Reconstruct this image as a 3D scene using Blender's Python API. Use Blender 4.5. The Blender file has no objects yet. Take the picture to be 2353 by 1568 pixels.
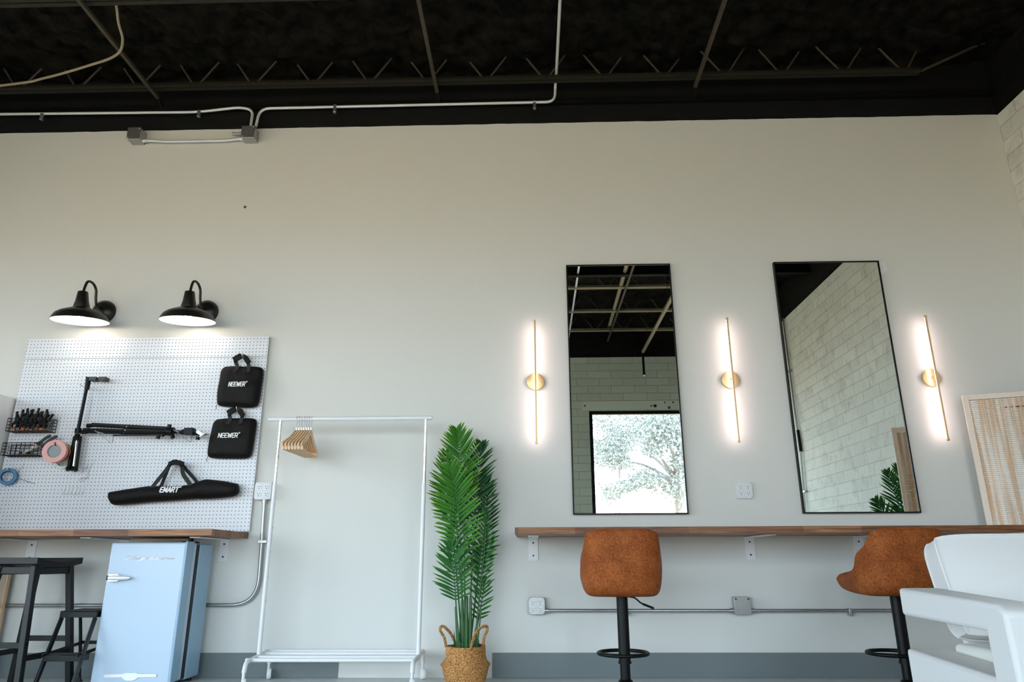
import bpy, bmesh, math, random
from mathutils import Vector, Matrix, noise

random.seed(7)
PI = math.pi
V = Vector
C = bpy.context.scene.collection
SC = bpy.context.scene

# ------------------------------------------------------------------ camera
F_PX, PITCH, YAW, ROLL, CAM_H, CAM_D = 1630.7, 0.29997, 0.026221, -0.003653, 0.722, 5.0
IW, IH = 2353.0, 1568.0
_cy, _sy, _cp, _sp = math.cos(YAW), math.sin(YAW), math.cos(PITCH), math.sin(PITCH)
FWD = V((-_sy * _cp, _cy * _cp, _sp))
_r = V((_cy, _sy, 0)); _u = _r.cross(FWD)
RGT = _r * math.cos(ROLL) + _u * math.sin(ROLL)
UPV = _u * math.cos(ROLL) - _r * math.sin(ROLL)
cam_data = bpy.data.cameras.new('camera')
cam = bpy.data.objects.new('camera', cam_data); C.objects.link(cam)
cam.matrix_world = Matrix(((RGT.x, UPV.x, -FWD.x, 0), (RGT.y, UPV.y, -FWD.y, -CAM_D), (RGT.z, UPV.z, -FWD.z, CAM_H), (0, 0, 0, 1)))
cam_data.sensor_width = 36.0
cam_data.lens = F_PX * 36.0 / IW
cam_data.clip_start = 0.02; cam_data.clip_end = 500
SC.camera = cam


def P(px, py, d=0.0):
    """measure: the point of the photograph at distance d in front of the back wall (wall plane y = 0)"""
    v = RGT * ((px - IW / 2) / F_PX) + UPV * ((IH / 2 - py) / F_PX) + FWD
    t = (CAM_D - d) / v.y
    return V((v.x * t, -d, v.z * t + CAM_H))


# ------------------------------------------------------------------ materials
def mat(name, col, rough=0.5, metal=0.0, spec=0.5, bump=None, var=None, sheen=0.0, coat=0.0, stretch=(1, 1, 1)):
    m = bpy.data.materials.new(name); m.use_nodes = True
    nt = m.node_tree; N = nt.nodes; L = nt.links
    b = N['Principled BSDF']
    b.inputs['Base Color'].default_value = (*col, 1)
    b.inputs['Roughness'].default_value = rough
    b.inputs['Metallic'].default_value = metal
    b.inputs['Specular IOR Level'].default_value = spec
    if coat: b.inputs['Coat Weight'].default_value = coat
    if sheen: b.inputs['Sheen Weight'].default_value = sheen
    tc = N.new('ShaderNodeTexCoord')
    mp = N.new('ShaderNodeMapping'); mp.inputs['Scale'].default_value = stretch
    L.new(tc.outputs['Object'], mp.inputs['Vector'])
    if bump:
        sc, st = bump
        n = N.new('ShaderNodeTexNoise'); n.inputs['Scale'].default_value = sc; n.inputs['Detail'].default_value = 4
        bp = N.new('ShaderNodeBump'); bp.inputs['Strength'].default_value = st; bp.inputs['Distance'].default_value = 0.01
        L.new(mp.outputs[0], n.inputs['Vector']); L.new(n.outputs['Fac'], bp.inputs['Height']); L.new(bp.outputs[0], b.inputs['Normal'])
    if var:
        sc, amt, col2 = var
        n = N.new('ShaderNodeTexNoise'); n.inputs['Scale'].default_value = sc; n.inputs['Detail'].default_value = 6
        cr = N.new('ShaderNodeValToRGB'); cr.color_ramp.elements[0].position = 0.35; cr.color_ramp.elements[1].position = 0.65
        cr.color_ramp.elements[0].color = (*col, 1)
        cr.color_ramp.elements[1].color = (*[a + (c - a) * amt for a, c in zip(col, col2)], 1)
        L.new(mp.outputs[0], n.inputs['Vector']); L.new(n.outputs['Fac'], cr.inputs['Fac']); L.new(cr.outputs['Color'], b.inputs['Base Color'])
    return m


def emit(name, col, strength):
    m = bpy.data.materials.new(name); m.use_nodes = True
    b = m.node_tree.nodes['Principled BSDF']
    b.inputs['Base Color'].default_value = (*col, 1)
    b.inputs['Emission Color'].default_value = (*col, 1); b.inputs['Emission Strength'].default_value = strength
    return m


def pos_xyz(m):
    N = m.node_tree.nodes; L = m.node_tree.links
    g = N.new('ShaderNodeNewGeometry'); s = N.new('ShaderNodeSeparateXYZ'); L.new(g.outputs['Position'], s.inputs[0])
    return g, s


def math_node(m, op, a, b=None, c=None):
    N = m.node_tree.nodes; L = m.node_tree.links
    n = N.new('ShaderNodeMath'); n.operation = op
    for i, x in enumerate((a, b, c)):
        if x is None: continue
        if isinstance(x, (int, float)): n.inputs[i].default_value = x
        else: L.new(x, n.inputs[i])
    return n.outputs[0]


def mix_col(m, fac, a, b):
    N = m.node_tree.nodes; L = m.node_tree.links
    n = N.new('ShaderNodeMix'); n.data_type = 'RGBA'
    for s, x in ((n.inputs[0], fac), (n.inputs[6], a), (n.inputs[7], b)):
        if isinstance(x, (int, float)): s.default_value = x
        elif isinstance(x, tuple): s.default_value = (*x, 1)
        else: L.new(x, s)
    return n.outputs[2]


def wall_paint():
    m = mat('painted drywall', (0.6, 0.6, 0.6), 0.75, spec=0.25, bump=(90, 0.06))
    b = m.node_tree.nodes['Principled BSDF']; g, s = pos_xyz(m)
    N = m.node_tree.nodes; L = m.node_tree.links
    n = N.new('ShaderNodeTexNoise'); n.inputs['Scale'].default_value = 6; L.new(g.outputs['Position'], n.inputs['Vector'])
    z = math_node(m, 'MULTIPLY_ADD', n.outputs['Fac'], 0.012, s.outputs['Z'])
    f = math_node(m, 'GREATER_THAN', z, 4.129)
    L.new(mix_col(m, f, WALLC, (0.004, 0.004, 0.0035)), b.inputs['Base Color'])
    return m


def block_wall(name, ucoord, base, dark, top, stain=0.5, mortar=.95):
    m = mat(name, base, 0.8, spec=0.2)
    b = m.node_tree.nodes['Principled BSDF']; g, s = pos_xyz(m)
    N = m.node_tree.nodes; L = m.node_tree.links
    cb = N.new('ShaderNodeCombineXYZ'); L.new(s.outputs[ucoord], cb.inputs[0]); L.new(s.outputs['Z'], cb.inputs[1])
    br = N.new('ShaderNodeTexBrick'); br.inputs['Scale'].default_value = 1.0
    br.inputs['Brick Width'].default_value = 0.40; br.inputs['Row Height'].default_value = 0.1335
    br.inputs['Mortar Size'].default_value = 0.006; br.inputs['Mortar Smooth'].default_value = 0.6
    br.inputs['Color1'].default_value = (*base, 1); br.inputs['Color2'].default_value = (*[c * 0.9 for c in base], 1)
    br.inputs['Mortar'].default_value = (*[c * mortar for c in base], 1)
    L.new(cb.outputs[0], br.inputs['Vector'])
    n = N.new('ShaderNodeTexNoise'); n.inputs['Scale'].default_value = 5; n.inputs['Detail'].default_value = 8; n.inputs['Roughness'].default_value = 0.7
    L.new(g.outputs['Position'], n.inputs['Vector'])
    cr = N.new('ShaderNodeValToRGB'); cr.color_ramp.elements[0].position = 0.5; cr.color_ramp.elements[1].position = 0.8
    L.new(n.outputs['Fac'], cr.inputs['Fac'])
    st = math_node(m, 'MULTIPLY', cr.outputs['Color'], stain)
    c1 = mix_col(m, st, br.outputs['Color'], dark)
    n2 = N.new('ShaderNodeTexNoise'); n2.inputs['Scale'].default_value = 22; n2.inputs['Detail'].default_value = 3
    L.new(g.outputs['Position'], n2.inputs['Vector'])
    pit = math_node(m, 'GREATER_THAN', n2.outputs['Fac'], 0.735)
    c2 = mix_col(m, math_node(m, 'MULTIPLY', pit, 0.75 * min(1, stain * 2)), c1, tuple(c * 0.45 for c in dark))
    f = math_node(m, 'GREATER_THAN', s.outputs['Z'], top)
    L.new(mix_col(m, f, c2, (0.004, 0.004, 0.0035)), b.inputs['Base Color'])
    bp = N.new('ShaderNodeBump'); bp.inputs['Strength'].default_value = 0.7; bp.inputs['Distance'].default_value = 0.012; bp.invert = True
    n3 = N.new('ShaderNodeTexNoise'); n3.inputs['Scale'].default_value = 60; L.new(g.outputs['Position'], n3.inputs['Vector'])
    h = math_node(m, 'MULTIPLY_ADD', n3.outputs['Fac'], 0.25, br.outputs['Fac'])
    h2 = math_node(m, 'MULTIPLY_ADD', pit, 0.6, h)
    L.new(h2, bp.inputs['Height']); L.new(bp.outputs[0], b.inputs['Normal'])
    return m


def pegboard_mat():
    m = mat('pegboard', (0.74, 0.76, 0.79), 0.35, spec=0.4)
    b = m.node_tree.nodes['Principled BSDF']; g, s = pos_xyz(m); L = m.node_tree.links
    ux = math_node(m, 'SUBTRACT', math_node(m, 'FRACT', math_node(m, 'DIVIDE', math_node(m, 'ADD', s.outputs['X'], 10.005), 0.0254)), 0.5)
    uz = math_node(m, 'SUBTRACT', math_node(m, 'FRACT', math_node(m, 'DIVIDE', s.outputs['Z'], 0.0254)), 0.5)
    r2 = math_node(m, 'ADD', math_node(m, 'MULTIPLY', ux, ux), math_node(m, 'MULTIPLY', uz, uz))
    hole = math_node(m, 'LESS_THAN', r2, 0.0185)
    L.new(mix_col(m, hole, (0.76, 0.78, 0.83), (0.035, 0.035, 0.035)), b.inputs['Base Color'])
    return m


def butcher_block():
    m = mat('walnut butcher block', (0.3, 0.15, 0.07), 0.42, spec=0.4)
    b = m.node_tree.nodes['Principled BSDF']; g, s = pos_xyz(m)
    N = m.node_tree.nodes; L = m.node_tree.links
    row = math_node(m, 'FLOOR', math_node(m, 'DIVIDE', s.outputs['Y'], 0.042))
    off = math_node(m, 'MULTIPLY', row, 0.237)
    st = math_node(m, 'FLOOR', math_node(m, 'DIVIDE', math_node(m, 'ADD', s.outputs['X'], off), 0.34))
    cb = N.new('ShaderNodeCombineXYZ'); L.new(st, cb.inputs[0]); L.new(row, cb.inputs[1])
    wn = N.new('ShaderNodeTexWhiteNoise'); wn.noise_dimensions = '2D'; L.new(cb.outputs[0], wn.inputs['Vector'])
    cr = N.new('ShaderNodeValToRGB')
    cr.color_ramp.elements[0].color = (0.175, 0.064, 0.030, 1); cr.color_ramp.elements[1].color = (0.36, 0.165, 0.070, 1)
    e = cr.color_ramp.elements.new(0.55); e.color = (0.25, 0.100, 0.044, 1)
    L.new(wn.outputs['Value'], cr.inputs['Fac'])
    mp = N.new('ShaderNodeMapping'); mp.inputs['Scale'].default_value = (2.2, 40, 60); L.new(g.outputs['Position'], mp.inputs['Vector'])
    n = N.new('ShaderNodeTexNoise'); n.inputs['Scale'].default_value = 1.6; n.inputs['Detail'].default_value = 6; n.inputs['Distortion'].default_value = 1.2
    L.new(mp.outputs[0], n.inputs['Vector'])
    r2 = N.new('ShaderNodeValToRGB'); r2.color_ramp.elements[0].position = 0.35; r2.color_ramp.elements[1].position = 0.7
    r2.color_ramp.elements[0].color = (0.45, 0.40, 0.36, 1); r2.color_ramp.elements[1].color = (1.25, 1.22, 1.15, 1)
    L.new(n.outputs['Fac'], r2.inputs['Fac'])
    mx = N.new('ShaderNodeMix'); mx.data_type = 'RGBA'; mx.blend_type = 'MULTIPLY'; mx.inputs[0].default_value = 1
    L.new(cr.outputs['Color'], mx.inputs[6]); L.new(r2.outputs['Color'], mx.inputs[7]); L.new(mx.outputs[2], b.inputs['Base Color'])
    return m


def leather_mat():
    m = mat('tan leather', (0.36, 0.125, 0.04), 0.55, spec=0.18, bump=(160, 0.12))
    b = m.node_tree.nodes['Principled BSDF']; N = m.node_tree.nodes; L = m.node_tree.links
    tc = N.new('ShaderNodeTexCoord')
    n1 = N.new('ShaderNodeTexNoise'); n1.inputs['Scale'].default_value = 9; n1.inputs['Detail'].default_value = 3
    n2 = N.new('ShaderNodeTexNoise'); n2.inputs['Scale'].default_value = 95; n2.inputs['Detail'].default_value = 6; n2.inputs['Roughness'].default_value = 0.75
    L.new(tc.outputs['Object'], n1.inputs['Vector']); L.new(tc.outputs['Object'], n2.inputs['Vector'])
    f = math_node(m, 'MULTIPLY_ADD', n2.outputs['Fac'], 0.85, math_node(m, 'MULTIPLY', n1.outputs['Fac'], 0.32))
    cr = N.new('ShaderNodeValToRGB')
    cr.color_ramp.elements[0].position = 0.42; cr.color_ramp.elements[0].color = (0.14, 0.030, 0.006, 1)
    cr.color_ramp.elements[1].position = 0.76; cr.color_ramp.elements[1].color = (0.44, 0.140, 0.036, 1)
    e = cr.color_ramp.elements.new(0.6); e.color = (0.30, 0.078, 0.016, 1)
    L.new(f, cr.inputs['Fac']); L.new(cr.outputs['Color'], b.inputs['Base Color'])
    return m


def seagrass_mat():
    m = mat('seagrass weave', (0.55, 0.28, 0.1), 0.7, spec=0.2)
    b = m.node_tree.nodes['Principled BSDF']; N = m.node_tree.nodes; L = m.node_tree.links
    tc = N.new('ShaderNodeTexCoord')
    n1 = N.new('ShaderNodeTexNoise'); n1.inputs['Scale'].default_value = 120; n1.inputs['Detail'].default_value = 4
    n2 = N.new('ShaderNodeTexNoise'); n2.inputs['Scale'].default_value = 14; n2.inputs['Detail'].default_value = 2
    L.new(tc.outputs['Object'], n1.inputs['Vector']); L.new(tc.outputs['Object'], n2.inputs['Vector'])
    f = math_node(m, 'MULTIPLY_ADD', n1.outputs['Fac'], 0.9, math_node(m, 'MULTIPLY', n2.outputs['Fac'], 0.16))
    cr = N.new('ShaderNodeValToRGB')
    cr.color_ramp.elements[0].position = 0.38; cr.color_ramp.elements[0].color = (0.24, 0.085, 0.022, 1)
    cr.color_ramp.elements[1].position = 0.68; cr.color_ramp.elements[1].color = (0.70, 0.375, 0.135, 1)
    L.new(f, cr.inputs['Fac']); L.new(cr.outputs['Color'], b.inputs['Base Color'])
    return m


def leaf_mat(name, c0, c1, tip):
    m = mat(name, c0, 0.55, spec=0.2)
    b = m.node_tree.nodes['Principled BSDF']; N = m.node_tree.nodes; L = m.node_tree.links
    at = N.new('ShaderNodeAttribute'); at.attribute_name = 'along'
    cr = N.new('ShaderNodeValToRGB')
    cr.color_ramp.elements[0].position = 0.0; cr.color_ramp.elements[0].color = (*c0, 1)
    cr.color_ramp.elements[1].position = 1.0; cr.color_ramp.elements[1].color = (*tip, 1)
    e = cr.color_ramp.elements.new(0.7); e.color = (*c1, 1)
    L.new(at.outputs['Fac'], cr.inputs['Fac']); L.new(cr.outputs['Color'], b.inputs['Base Color'])
    return m


def bamboo_mat():
    m = mat('bamboo slats', (0.6, 0.4, 0.22), 0.55, spec=0.3)
    b = m.node_tree.nodes['Principled BSDF']; N = m.node_tree.nodes; L = m.node_tree.links
    tc = N.new('ShaderNodeTexCoord'); s = N.new('ShaderNodeSeparateXYZ'); L.new(tc.outputs['Object'], s.inputs[0])
    cb = N.new('ShaderNodeCombineXYZ'); L.new(math_node(m, 'MULTIPLY', s.outputs['X'], 34), cb.inputs[0])
    L.new(math_node(m, 'MULTIPLY', s.outputs['Z'], 1.3), cb.inputs[1])
    n = N.new('ShaderNodeTexNoise'); n.inputs['Scale'].default_value = 1.0; n.inputs['Detail'].default_value = 2; L.new(cb.outputs[0], n.inputs['Vector'])
    cr = N.new('ShaderNodeValToRGB')
    cr.color_ramp.elements[0].position = 0.42; cr.color_ramp.elements[0].color = (0.72, 0.45, 0.25, 1)
    cr.color_ramp.elements[1].position = 0.6; cr.color_ramp.elements[1].color = (0.93, 0.84, 0.74, 1)
    L.new(n.outputs['Fac'], cr.inputs['Fac']); L.new(cr.outputs['Color'], b.inputs['Base Color'])
    return m


def glass_pane_mat():
    m = bpy.data.materials.new('window glass'); m.use_nodes = True
    N = m.node_tree.nodes; L = m.node_tree.links; N.clear()
    o = N.new('ShaderNodeOutputMaterial'); mx = N.new('ShaderNodeMixShader'); t = N.new('ShaderNodeBsdfTransparent'); g = N.new('ShaderNodeBsdfGlossy')
    g.inputs['Roughness'].default_value = 0.0; fr = N.new('ShaderNodeFresnel'); fr.inputs['IOR'].default_value = 1.25
    L.new(fr.outputs[0], mx.inputs[0]); L.new(t.outputs[0], mx.inputs[1]); L.new(g.outputs[0], mx.inputs[2]); L.new(mx.outputs[0], o.inputs[0])
    return m


def mirror_mat():
    m = bpy.data.materials.new('mirror glass'); m.use_nodes = True
    N = m.node_tree.nodes; L = m.node_tree.links; N.clear()
    o = N.new('ShaderNodeOutputMaterial'); g = N.new('ShaderNodeBsdfGlossy'); g.inputs['Roughness'].default_value = 0.0
    g.inputs['Color'].default_value = (0.86, 0.90, 0.86, 1); L.new(g.outputs[0], o.inputs[0])
    return m


WALLC = (0.72, 0.715, 0.68)
M = dict(
    wall=wall_paint(),
    block=block_wall('painted white block', 'Y', (0.82, 0.83, 0.78), (0.40, 0.41, 0.36), 4.115, 0.75),
    block_front=block_wall('painted grey block', 'X', (0.52, 0.545, 0.45), (0.33, 0.35, 0.29), 4.115, 0.25, .72),
    plain=mat('plain white wall', (0.62, 0.62, 0.60), 0.8, spec=0.2),
    floor=mat('polished concrete', (0.62, 0.64, 0.64), 0.45, var=(3, 0.5, (0.52, 0.54, 0.54))),
    foam=mat('black sprayed foam', (0.0026, 0.0025, 0.002), 0.85, spec=0.08, bump=(22, 1.0), var=(9, 1.0, (0.014, 0.0115, 0.007))),
    black_paint=mat('black paint', (0.004, 0.004, 0.0035), 0.7, spec=0.12, bump=(60, 0.15)),
    joist=mat('dusty black steel', (0.016, 0.015, 0.010), 0.6, spec=0.25, var=(30, 0.7, (0.03, 0.026, 0.017))),
    dusty=mat('dusty brown steel', (0.050, 0.040, 0.026), 0.6, spec=0.3, var=(30, 0.6, (0.085, 0.066, 0.042))),
    tan_steel=mat('tan steel', (0.30, 0.24, 0.16), 0.6),
    galv=mat('galvanised steel', (0.46, 0.47, 0.465), 0.33, metal=0.85, var=(40, 0.5, (0.4, 0.41, 0.4))),
    galv_white=mat('bright conduit', (0.75, 0.76, 0.75), 0.4, metal=0.3),
    base=mat('grey rubber base', (0.17, 0.20, 0.205), 0.6, bump=(200, 0.1)),
    black_metal=mat('satin black metal', (0.0035, 0.0038, 0.0036), 0.42, spec=0.22),
    bronze=mat('dark bronze enamel', (0.012, 0.010, 0.008), 0.35, spec=0.5),
    white_enamel=mat('white enamel', (0.85, 0.85, 0.84), 0.4),
    bulb=emit('lamp bulb', (1.0, 0.93, 0.85), 14),
    led=emit('led strip', (1.0, 0.76, 0.735), 24),
    gold=mat('brushed brass', (0.82, 0.58, 0.31), 0.48, metal=0.8),
    peg=pegboard_mat(), furring=mat('painted furring strip', (0.62, 0.61, 0.57), 0.6),
    nylon=mat('black nylon', (0.007, 0.0065, 0.0055), 0.6, spec=0.16, bump=(35, 0.35)),
    strap=mat('black webbing', (0.009, 0.009, 0.009), 0.7, bump=(220, 0.3)),
    print_white=mat('white print', (0.85, 0.85, 0.85), 0.5),
    wire=mat('black wire', (0.01, 0.01, 0.01), 0.5), chrome=mat('chrome', (0.82, 0.82, 0.80), 0.12, metal=1.0),
    hook=mat('zinc hook', (0.62, 0.63, 0.64), 0.3, metal=0.7),
    plastic=mat('black plastic', (0.005, 0.005, 0.005), 0.4, spec=0.22), orange=mat('orange rubber', (0.80, 0.19, 0.035), 0.5),
    grey_grip=mat('dark grey grip', (0.045, 0.047, 0.045), 0.5), steel=mat('brushed steel', (0.6, 0.6, 0.58), 0.3, metal=0.9),
    cream_plastic=mat('cream plastic', (0.72, 0.68, 0.55), 0.45),
    t_pink=mat('pink tape', (0.83, 0.42, 0.39), 0.5), t_grey=mat('grey core', (0.33, 0.36, 0.37), 0.6, bump=(60, 0.4)),
    t_red=mat('red tape', (0.42, 0.012, 0.012), 0.45), t_yellow=mat('yellow tape', (0.85, 0.55, 0.10), 0.45), t_green=mat('green tape', (0.10, 0.36, 0.04), 0.45),
    t_clear=mat('white tape', (0.66, 0.69, 0.66), 0.4), t_blue=mat('blue tape', (0.012, 0.17, 0.36), 0.45), t_card=mat('blue card core', (0.02, 0.10, 0.22), 0.7),
    wood=butcher_block(), white_metal=mat('white powder coat', (0.81, 0.81, 0.82), 0.4), screw=mat('dark screw', (0.04, 0.04, 0.04), 0.4, metal=0.6),
    stool_black=mat('black stained wood', (0.012, 0.013, 0.0125), 0.42, spec=0.35, bump=(50, 0.1), stretch=(1, 1, 0.2)),
    step_black=mat('gloss black metal', (0.006, 0.006, 0.0055), 0.28, spec=0.4),
    pine=mat('pine', (0.72, 0.47, 0.27), 0.55, var=(3, 0.6, (0.80, 0.60, 0.42)), stretch=(20, 20, 1.5)),
    pale_pine=mat('pale pine', (0.86, 0.74, 0.64), 0.55, var=(3, 0.5, (0.80, 0.64, 0.50)), stretch=(20, 20, 1.5)),
    blue=mat('sky blue enamel', (0.50, 0.61, 0.735), 0.25, spec=0.5), blue_side=mat('sky blue steel', (0.30, 0.47, 0.62), 0.3),
    gasket=mat('black gasket', (0.012, 0.012, 0.012), 0.6), silver=mat('polished silver', (0.90, 0.89, 0.88), 0.3, metal=0.35),
    outlet_white=mat('outlet plastic', (0.78, 0.78, 0.79), 0.35), slot=mat('outlet slot', (0.02, 0.02, 0.02), 0.6), paint_plate=mat('painted plate', (0.72, 0.73, 0.75), 0.45),
    hanger=mat('beech', (0.74, 0.47, 0.25), 0.45, var=(4, 0.5, (0.84, 0.62, 0.42)), stretch=(6, 6, 6)),
    seagrass=seagrass_mat(), leather=leather_mat(),
    leaf_light=leaf_mat('fresh palm leaf', (0.020, 0.120, 0.008), (0.048, 0.200, 0.012), (0.30, 0.42, 0.05)),
    leaf_mid=leaf_mat('palm leaf', (0.013, 0.090, 0.014), (0.028, 0.140, 0.020), (0.12, 0.27, 0.045)),
    leaf_shaded=leaf_mat('shaded palm leaf', (0.008, 0.050, 0.012), (0.011, 0.070, 0.015), (0.05, 0.14, 0.03)),  # darker copy of the palm greens: shade on the right fronds painted in
    stem=mat('palm stem', (0.025, 0.10, 0.022), 0.5, var=(4, 0.6, (0.05, 0.16, 0.03)), stretch=(30, 30, 1)),
    canvas=mat('white canvas', (0.745, 0.735, 0.73), 0.85, spec=0.15, bump=(320, 0.12)),
    cream_canvas=mat('cream canvas', (0.80, 0.79, 0.74), 0.85, spec=0.15, bump=(320, 0.12)),
    bamboo=bamboo_mat(), lining=mat('added white backing', (0.88, 0.86, 0.83), 0.9), mark=mat('burnt bamboo', (0.25, 0.09, 0.03), 0.6),
    mirror=mirror_mat(), glass=glass_pane_mat(), partition=mat('white laminate', (0.88, 0.87, 0.86), 0.4), edge=mat('brown gap', (0.16, 0.07, 0.04), 0.6),
    ground=mat('sunlit concrete', (0.45, 0.338, 0.215), 0.9), bark=mat('hazed grey bark', (0.24, 0.24, 0.245), 0.9, bump=(12, 0.4)),  # bark paled: haze from the window glare is put into its colour
    tree_leaf=mat('hazed oak leaves', (0.21, 0.245, 0.255), 0.9, spec=0.05), asphalt=mat('house paint', (0.75, 0.75, 0.75), 0.9),  # pale blue-grey: haze from the window glare is put into the leaf colour
    patch=mat('white spackle', (0.82, 0.80, 0.82), 0.8), brown_speck=mat('brown plug', (0.20, 0.12, 0.07), 0.8), lintel=mat('grey painted steel', (0.58, 0.61, 0.51), 0.5),
)


# ------------------------------------------------------------------ mesh builder
class MB:
    def __init__(s): s.v = []; s.f = []; s.a = None
    def add(s, vs, fs):
        o = len(s.v); s.v += [V(x) for x in vs]; s.f += [tuple(i + o for i in f) for f in fs]; return s
    def box(s, lo, hi, rot=None, piv=None):
        x0, y0, z0 = lo; x1, y1, z1 = hi
        vs = [V((x, y, z)) for x in (x0, x1) for y in (y0, y1) for z in (z0, z1)]
        if rot is not None:
            c = V(piv) if piv is not None else sum(vs, V()) / 8
            vs = [rot @ (q - c) + c for q in vs]
        return s.add(vs, [(0, 1, 3, 2), (4, 6, 7, 5), (0, 4, 5, 1), (2, 3, 7, 6), (0, 2, 6, 4), (1, 5, 7, 3)])
    def cbox(s, c, size, rot=None, piv=None):
        c = V(c); h = V(size) / 2
        return s.box(c - h, c + h, rot, piv)
    def bar(s, a, b, w, t, side=V((0, 1, 0))):
        """rectangular bar from a to b; w across, t along side"""
        a, b = V(a), V(b); d = (b - a).normalized()
        if abs(d.dot(side)) > .9: side = V((1, 0, 0))
        x = d.cross(side).normalized(); y = x.cross(d).normalized()
        vs = [q + x * (i * w / 2) + y * (j * t / 2) for q in (a, b) for i, j in ((-1, -1), (1, -1), (1, 1), (-1, 1))]
        return s.add(vs, [(3, 2, 1, 0), (4, 5, 6, 7), (0, 1, 5, 4), (1, 2, 6, 5), (2, 3, 7, 6), (3, 0, 4, 7)])
    def tube(s, pts, r, seg=10, closed=False):
        pts = [V(p) for p in pts]; n = len(pts); rs = r if isinstance(r, (list, tuple)) else [r] * n
        tg = []
        for i in range(n):
            if closed: t = pts[(i + 1) % n] - pts[i - 1]
            else: t = pts[min(i + 1, n - 1)] - pts[max(i - 1, 0)]
            tg.append(t.normalized() if t.length > 1e-9 else V((0, 0, 1)))
        ref = V((0, 0, 1)) if abs(tg[0].z) < 0.9 else V((1, 0, 0))
        x = tg[0].cross(ref).normalized(); vs = []; fs = []
        for i in range(n):
            x = (x - tg[i] * x.dot(tg[i])).normalized(); y = tg[i].cross(x)
            for k in range(seg):
                a = 2 * PI * k / seg; vs.append(pts[i] + (x * math.cos(a) + y * math.sin(a)) * rs[i])
        m = n if closed else n - 1
        for i in range(m):
            j = (i + 1) % n
            for k in range(seg):
                l = (k + 1) % seg; fs.append((i * seg + k, i * seg + l, j * seg + l, j * seg + k))
        if not closed:
            fs.append(tuple(range(seg - 1, -1, -1))); fs.append(tuple((n - 1) * seg + k for k in range(seg)))
        return s.add(vs, fs)
    def lathe(s, prof, c=(0, 0, 0), axis=(0, 0, 1), seg=32, closed=False):
        c = V(c); ax = V(axis).normalized(); q = V((0, 0, 1)).rotation_difference(ax); vs = []; fs = []; n = len(prof)
        for r, z in prof:
            for k in range(seg):
                a = 2 * PI * k / seg; vs.append(c + q @ V((r * math.cos(a), r * math.sin(a), z)))
        for i in range(n if closed else n - 1):
            j = (i + 1) % n
            for k in range(seg):
                l = (k + 1) % seg; fs.append((i * seg + k, i * seg + l, j * seg + l, j * seg + k))
        if not closed:
            if prof[0][0] > 1e-6: fs.append(tuple(range(seg - 1, -1, -1)))
            if prof[-1][0] > 1e-6: fs.append(tuple((n - 1) * seg + k for k in range(seg)))
        return s.add(vs, fs)
    def cyl(s, a, b, r, seg=20):
        a, b = V(a), V(b); return s.lathe([(r, 0), (r, (b - a).length)], a, b - a, seg)
    def ball(s, c, r, seg=14, sc=(1, 1, 1)):
        k = seg // 2; o = len(s.v)
        s.lathe([(max(r * math.sin(PI * i / k), 1e-7), -r * math.cos(PI * i / k)) for i in range(k + 1)], (0, 0, 0), (0, 0, 1), seg)
        for i in range(o, len(s.v)): q = s.v[i]; s.v[i] = V(c) + V((q.x * sc[0], q.y * sc[1], q.z * sc[2]))
        return s
    def prism(s, poly, ext):
        """closed outline (3-D points in a plane) swept by the vector ext"""
        n = len(poly); e = V(ext); vs = [V(p) for p in poly] + [V(p) + e for p in poly]
        return s.add(vs, [tuple(range(n - 1, -1, -1)), tuple(range(n, 2 * n))] + [(i, (i + 1) % n, (i + 1) % n + n, i + n) for i in range(n)])
    def grid(s, fn, nu, nv, wrap=False):
        vs = [fn(i / nu, j / nv) for i in range(nu + 1) for j in range(nv + 1)]
        return s.add(vs, [(i * (nv + 1) + j, (i + 1) * (nv + 1) + j, (i + 1) * (nv + 1) + j + 1, i * (nv + 1) + j + 1) for i in range(nu) for j in range(nv)])
    def strap(s, pts, w, t, nrm=V((0, -1, 0))):
        pts = [V(p) for p in pts]; n = len(pts); vs = []; fs = []
        for i in range(n):
            d = (pts[min(i + 1, n - 1)] - pts[max(i - 1, 0)]).normalized(); nn = nrm[i] if isinstance(nrm, list) else nrm
            x = d.cross(nn).normalized(); y = x.cross(d)
            vs += [pts[i] + x * (a * w / 2) + y * (b * t / 2) for a, b in ((-1, -1), (1, -1), (1, 1), (-1, 1))]
        for i in range(n - 1):
            for k in range(4): l = (k + 1) % 4; fs.append((i * 4 + k, i * 4 + l, i * 4 + 4 + l, i * 4 + 4 + k))
        fs += [(3, 2, 1, 0), tuple((n - 1) * 4 + k for k in range(4))]
        return s.add(vs, fs)


ORG = {}


def tag(o, label=None, cat=None, group=None, kind=None):
    if label: o['label'] = label
    if cat: o['category'] = cat
    if group: o['group'] = group
    if kind: o['kind'] = kind
    return o


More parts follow.
